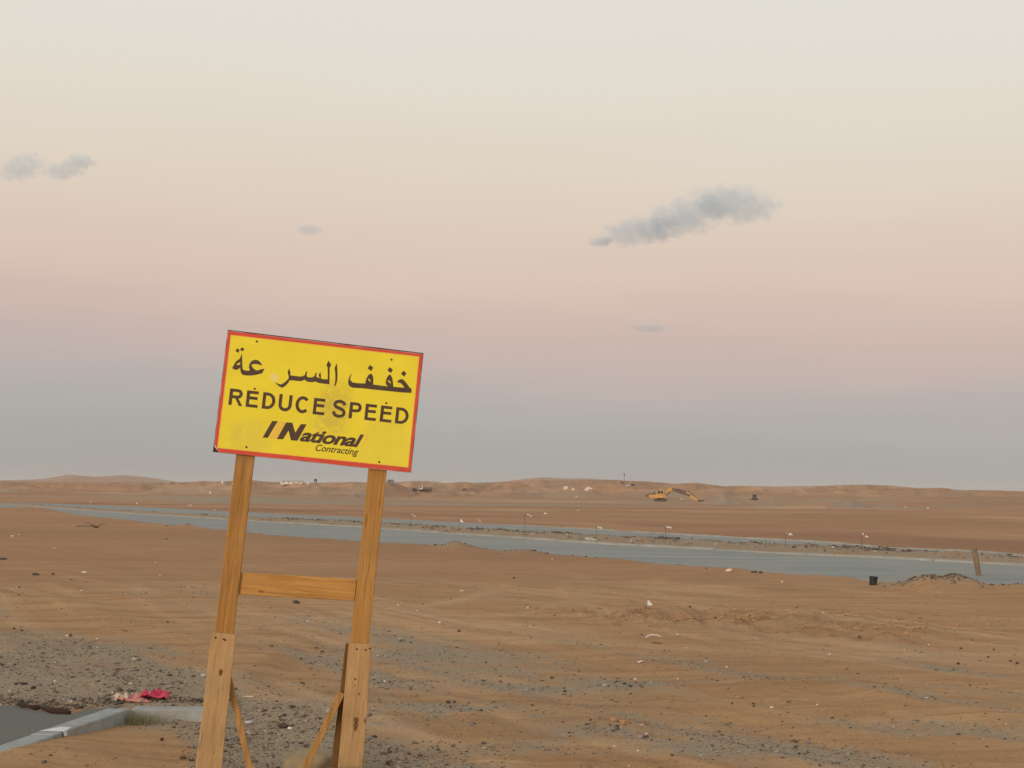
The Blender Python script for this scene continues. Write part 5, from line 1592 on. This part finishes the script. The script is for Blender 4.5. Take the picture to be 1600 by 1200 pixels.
def scatter(name, x, y, size, tint, lab, sink=0.25, flatten=(0.45, 0.8)):
    n = len(x)
    z = height(x, y)
    k = RNG.uniform(0.72, 1.28, (n, 12, 1))
    ax = np.stack([RNG.uniform(0.75, 1.35, n), RNG.uniform(0.7, 1.2, n), RNG.uniform(*flatten, n)], -1)[:, None, :]
    a = RNG.uniform(0, 2 * np.pi, n); ca, sa = np.cos(a)[:, None], np.sin(a)[:, None]
    P = LV[None] * k * ax * size[:, None, None]
    X = P[..., 0] * ca - P[..., 1] * sa; Y = P[..., 0] * sa + P[..., 1] * ca
    Vv = np.stack([X + x[:, None], Y + y[:, None], P[..., 2] + (z + size * (0.5 - sink))[:, None]], -1).reshape(-1, 3)
    F = (LF[None] + 12 * np.arange(n)[:, None, None]).reshape(-1, 3)
    o = big_mesh(name, Vv, F, M['stone'], smooth=False)
    at_ = o.data.attributes.new('tint', 'FLOAT_COLOR', 'POINT')
    c = np.ones((n, 12, 4)); c[..., :3] = tint[:, None, :]
    at_.data.foreach_set('color', c.astype(np.float32).ravel())
    return tag(o, lab, kind='stuff')


def tints(n):
    base = np.array([(0.055, 0.045, 0.038), (0.10, 0.085, 0.07), (0.19, 0.165, 0.135), (0.28, 0.235, 0.18), (0.30, 0.19, 0.11), (0.46, 0.42, 0.36), (0.14, 0.075, 0.05)])
    pick = RNG.choice(len(base), n, p=[0.20, 0.20, 0.22, 0.17, 0.11, 0.05, 0.05])
    return np.clip(base[pick] * RNG.uniform(0.75, 1.25, (n, 1)) * RNG.uniform(0.95, 1.05, (n, 3)), 0, 1)


# near field, thicker where the ground is gravelly
N0 = 420000
u = RNG.uniform(1 / 30.0, 1 / 7.9, N0); dd = 1 / u
pxr = RNG.uniform(-140, 1740, N0)
gx_ = (pxr - 800) / FPX * dd; gy_ = dd
gm = gravel_mask(gx_, gy_)
clump = np.clip(0.55 + 0.9 * fbm(gx_ * 1.4, gy_ * 0.8, 3), 0.02, 1.4)
keep = RNG.uniform(0, 1, N0) < np.clip(gm - 0.12, 0.0, 1) ** 1.5 * clump * np.where(pxr > 640, 0.24, 0.42) * np.clip((dd / 10.0), 0.8, 1.0) + 0.0028
apron = (gx_ < -3.16 + (gy_ - 8.54) * 0.171 + 0.01) & (gy_ < 10.62) & (gx_ > -7.4)
keep &= ~apron
gx_, gy_ = gx_[keep], gy_[keep]
sz = np.clip(0.0042 * np.exp(RNG.normal(0.08, 0.62, len(gx_))), 0.002, 0.022) * (gy_ / 10.0) ** 0.1
scatter('gravel', gx_, gy_, sz, tints(len(gx_)), 'loose grey and brown gravel strewn over the sand', sink=0.30)

# sand grit and crumbs all over the flat, gathered in streaks
N1 = 150000
u = RNG.uniform(1 / 26.0, 1 / 8.2, N1); dd = 1 / u
px1 = RNG.uniform(-140, 1740, N1)
x8 = (px1 - 800) / FPX * dd; y8 = dd
n8, s8 = ns(x8, y8)
q8 = np.clip(0.25 + 1.5 * fbm(n8 * 1.6 + 4, s8 * 0.13, 3) + 0.5 * fbm(x8 * 1.1, y8 * 0.8, 2), 0.03, 1)
k8 = (RNG.uniform(0, 1, N1) < 0.30 * q8) & ~((x8 < kx(y8) + 0.01) & (y8 < 10.62)) & ~((x8 < -1.9) & (x8 > -3.2) & (y8 < 10.5) & (y8 > 8.6) & (RNG.uniform(0, 1, N1) < 0.75))
x8, y8 = x8[k8], y8[k8]
b8 = np.array([(0.30, 0.165, 0.082), (0.22, 0.125, 0.066), (0.44, 0.29, 0.175), (0.14, 0.09, 0.055), (0.33, 0.25, 0.17)])[RNG.choice(5, len(x8), p=[0.34, 0.26, 0.16, 0.14, 0.10])]
scatter('grit', x8, y8, np.clip(0.0034 * np.exp(RNG.normal(0, 0.55, len(x8))), 0.0015, 0.014) * (y8 / 10.0) ** 0.5, b8 * RNG.uniform(0.8, 1.2, (len(x8), 1)), 'sandy grit and crumbs gathered in streaks over the flat', sink=0.3)

# debris thrown up along the kerb and the tarmac edge
def seg_pts(pix, n, spread, z=0.09):
    q = [flat(px, py, z) for px, py in pix]
    t = RNG.uniform(0, len(q) - 1.001, n); i0 = t.astype(int); f = t - i0
    q = np.array(q)
    p = q[i0] * (1 - f[:, None]) + q[i0 + 1] * f[:, None]
    return p[:, 0] + RNG.normal(0, spread, n), p[:, 1] + np.abs(RNG.normal(0, spread, n)) * 1.2


x1, y1 = seg_pts([(-40, 1098), (20, 1098), (60, 1104), (110, 1110), (150, 1104), (195, 1096), (260, 1099), (330, 1099)], 620, 0.11)
x2, y2 = seg_pts([(120, 1098), (160, 1096), (195, 1092)], 240, 0.13)
x3, y3 = np.concatenate([x1, x2]), np.concatenate([y1, y2])
ok = ~((x3 < kx(y3) + 0.02) & (y3 < np.interp(x3, [p[0] for p in far_pts], [p[1] for p in far_pts]) + 0.02)) & ~((y3 < 10.75) & (x3 > kx(10.5) - 0.2))
x3, y3 = x3[ok], y3[ok]
tn = tints(len(x3)); tn[: len(tn) // 2] *= 0.55
scatter('rubble', x3, y3, np.clip(0.009 * np.exp(RNG.normal(0, 0.55, len(x3))), 0.004, 0.030), tn, 'dark broken rubble and clods along the edge of the tarmac')

# clods of the median, of the two heaps and along the road edge
s_ = RNG.uniform(-75, 16, 17000)
m0, m1 = near_top(s_), far_low(s_)
f_ = np.clip(RNG.normal(0.72, 0.22, len(s_)), 0.12, 1.1)
n_ = m0 + (m1 - m0) * f_
keep = RNG.uniform(0, 1, len(s_)) < np.clip(0.25 + 1.1 * fbm(s_ * 0.35, n_ * 0.6, 3), 0.05, 1)
n_, s_ = n_[keep], s_[keep]
x4, y4 = xy(n_, s_)
tn = tints(len(x4)) * np.where(RNG.uniform(0, 1, (len(x4), 1)) < 0.5, 0.75, 1.1)
sz4 = np.clip(0.021 * np.exp(RNG.normal(0, 0.5, len(x4))), 0.010, 0.07)
scatter('rubble', x4, y4, sz4, tn, 'dark clods and broken asphalt heaped along the median')
xs, ys_, ss = [], [], []
for (bx, by, rx, ry, h), cnt in zip(BUMPS, (380, 340, 60, 90, 0, 60, 60, 200)):
    if not cnt: continue
    xs.append(bx + RNG.normal(0, rx * 0.75, cnt)); ys_.append(by + ry * 0.25 + RNG.normal(0, ry * 0.45, cnt)); ss.append(np.clip(0.012 * np.exp(RNG.normal(0, 0.5, cnt)), 0.006, 0.04) * (by / 27) ** 0.6)
# thin dark crumbs along the broken asphalt edge
s5 = RNG.uniform(-60, 16, 2600); e5 = near_edge(s5) - 0.10 + RNG.normal(0, 0.12, len(s5))
k5 = RNG.uniform(0, 1, len(s5)) < np.clip(0.15 + 1.2 * fbm(s5 * 0.4, 6.6, 2), 0, 1)
x5, y5 = xy(e5[k5], s5[k5]); xs.append(x5); ys_.append(y5); ss.append(np.clip(0.016 * np.exp(RNG.normal(0, 0.4, len(x5))), 0.008, 0.05))
x6, y6, z6 = np.concatenate(xs), np.concatenate(ys_), np.concatenate(ss)
scatter('rubble', x6, y6, z6, tints(len(x6)), 'stones and asphalt crumbs on the heaps by the near road edge')

# broken crusts of damp sand where the ground has been dug over
pc = np.concatenate([RNG.normal(1130, 150, 900), RNG.normal(1390, 70, 350), RNG.normal(1080, 70, 160)])
dc = np.concatenate([20.2 + RNG.normal(0, 1.0, 900), 18.6 + RNG.normal(0, 0.6, 350), 10.65 + RNG.normal(0, 0.18, 160)])
x7, y7 = (pc - 800) / FPX * dc, dc
k7 = fbm(x7 * 1.3, y7 * 0.7, 3) > -0.05
x7, y7 = x7[k7], y7[k7]
t7 = np.array((0.39, 0.205, 0.095)) * RNG.uniform(0.7, 1.25, (len(x7), 1))
scatter('sand_clods', x7, y7, np.clip(0.013 * np.exp(RNG.normal(0, 0.6, len(x7))), 0.005, 0.05), t7, 'crumbled orange clods of damp sand on dug ground', sink=0.35, flatten=(0.35, 0.7))


# ------------------------------------------------------------------ clouds
def cloud_mat(name, density, nscale, warp, tint, seed):
    m = bpy.data.materials.new(name); m.use_nodes = True
    nt = m.node_tree; n, l = nt.nodes, nt.links; n.clear()
    out = n.new('ShaderNodeOutputMaterial')
    vol = n.new('ShaderNodeVolumePrincipled')
    vol.inputs['Color'].default_value = tint
    vol.inputs['Anisotropy'].default_value = 0.0
    t = n.new('ShaderNodeTexCoord')
    mp2 = n.new('ShaderNodeMapping'); mp2.inputs['Location'].default_value = (seed, seed * 1.7, seed * 0.6)
    mp2.inputs['Scale'].default_value = nscale
    l.new(t.outputs['Object'], mp2.inputs['Vector'])
    nz_ = n.new('ShaderNodeTexNoise'); nz_.inputs['Scale'].default_value = 1.0; nz_.inputs['Detail'].default_value = 6.0; nz_.inputs['Roughness'].default_value = 0.6
    l.new(mp2.outputs[0], nz_.inputs['Vector'])
    ln = n.new('ShaderNodeVectorMath'); ln.operation = 'LENGTH'; l.new(t.outputs['Object'], ln.inputs[0])
    e = mth(n, l, 'ADD', ln.outputs['Value'], rng(n, l, nz_.outputs['Fac'], 0.25, 0.75, -warp, warp))
    fade = rng(n, l, ln.outputs['Value'], 0.80, 0.98, 1.0, 0.0)
    dns = mth(n, l, 'MULTIPLY', rng(n, l, e, 0.74, 0.50, 0.0, 1.0), fade)
    l.new(mth(n, l, 'MULTIPLY', dns, density), vol.inputs['Density'])
    l.new(vol.outputs[0], out.inputs['Volume'])
    m.cycles.volume_sampling = 'MULTIPLE_IMPORTANCE'
    return m


def cloud(lab, lobes, dist, density, tint, warp=0.42, group=None):
    """A cloud of soft lobes; each lobe is an ellipsoid of thin vapour with a noisy edge."""
    cx = sum(q[0] for q in lobes) / len(lobes); cyy = sum(q[1] for q in lobes) / len(lobes)
    dr = Vector(ray(cx, cyy)); k = dist / FPX
    e = empty('cloud', dr * (dist / dr.y) + Vector((0, 0, CAM_H)))
    tag(e, lab, 'cloud', 'small slate clouds')
    for i_, (px, py, wpx, hpx, tilt) in enumerate(lobes):
        d = Vector(ray(px, py)); p = d * (dist / d.y) + Vector((0, 0, CAM_H))
        bm = bmesh.new(); bmesh.ops.create_icosphere(bm, subdivisions=3, radius=1.0)
        me = bpy.data.meshes.new('vapour'); bm.to_mesh(me); bm.free()
        asp = wpx / max(hpx, 1)
        me.materials.append(cloud_mat('vapour', density / (hpx * k), (2.3 * min(asp, 3.2), 2.3, 2.3), warp, tint, 3.1 * i_ + px * 0.01))
        o = bpy.data.objects.new('vapour', me); COL.objects.link(o); o.parent = e
        o.location = p - e.location
        o.rotation_euler = (0, -R(tilt), 0)
        o.scale = (wpx * k / 2, max(hpx, wpx * 0.35) * k / 2, hpx * k / 2)
    return e


SL = (0.70, 0.86, 1.0, 1.0)
cloud('long slate blue cloud rising to the right, largest in the sky', [(1150, 320, 200, 88, -8), (1074, 338, 200, 90, 18), (1000, 361, 190, 66, 9), (938, 378, 56, 22, 6)], 3000.0, 1.35, SL)
cloud('slate blue cloud at the left edge of the sky with ragged right end', [(34, 262, 110, 58, 16), (100, 266, 96, 46, 6), (128, 252, 70, 34, -10)], 3000.0, 1.0, SL)
cloud('tiny grey cloud wisp between the sign and the left cloud', [(483, 359, 64, 24, 0)], 3000.0, 0.95, SL)
cloud('faint flat wisp low in the sky below the big cloud', [(1015, 513, 84, 18, 0)], 3000.0, 0.7, SL)


# ------------------------------------------------------------------ evening haze
HAZE = 0.00016
if HAZE > 0:
    hb = MB(); hb.box((-6200, -6200, -40), (6200, 6200, 34))
    hm = bpy.data.materials.new('haze'); hm.use_nodes = True
    hn = hm.node_tree.nodes; hn.clear()
    ho = hn.new('ShaderNodeOutputMaterial'); hv = hn.new('ShaderNodeVolumePrincipled')
    hv.inputs['Color'].default_value = (0.80, 0.80, 0.83, 1.0); hv.inputs['Density'].default_value = HAZE
    hm.node_tree.links.new(hv.outputs[0], ho.inputs['Volume'])
    tag(hb.build('haze', hm), 'thin dusty evening haze over the desert', kind='stuff')
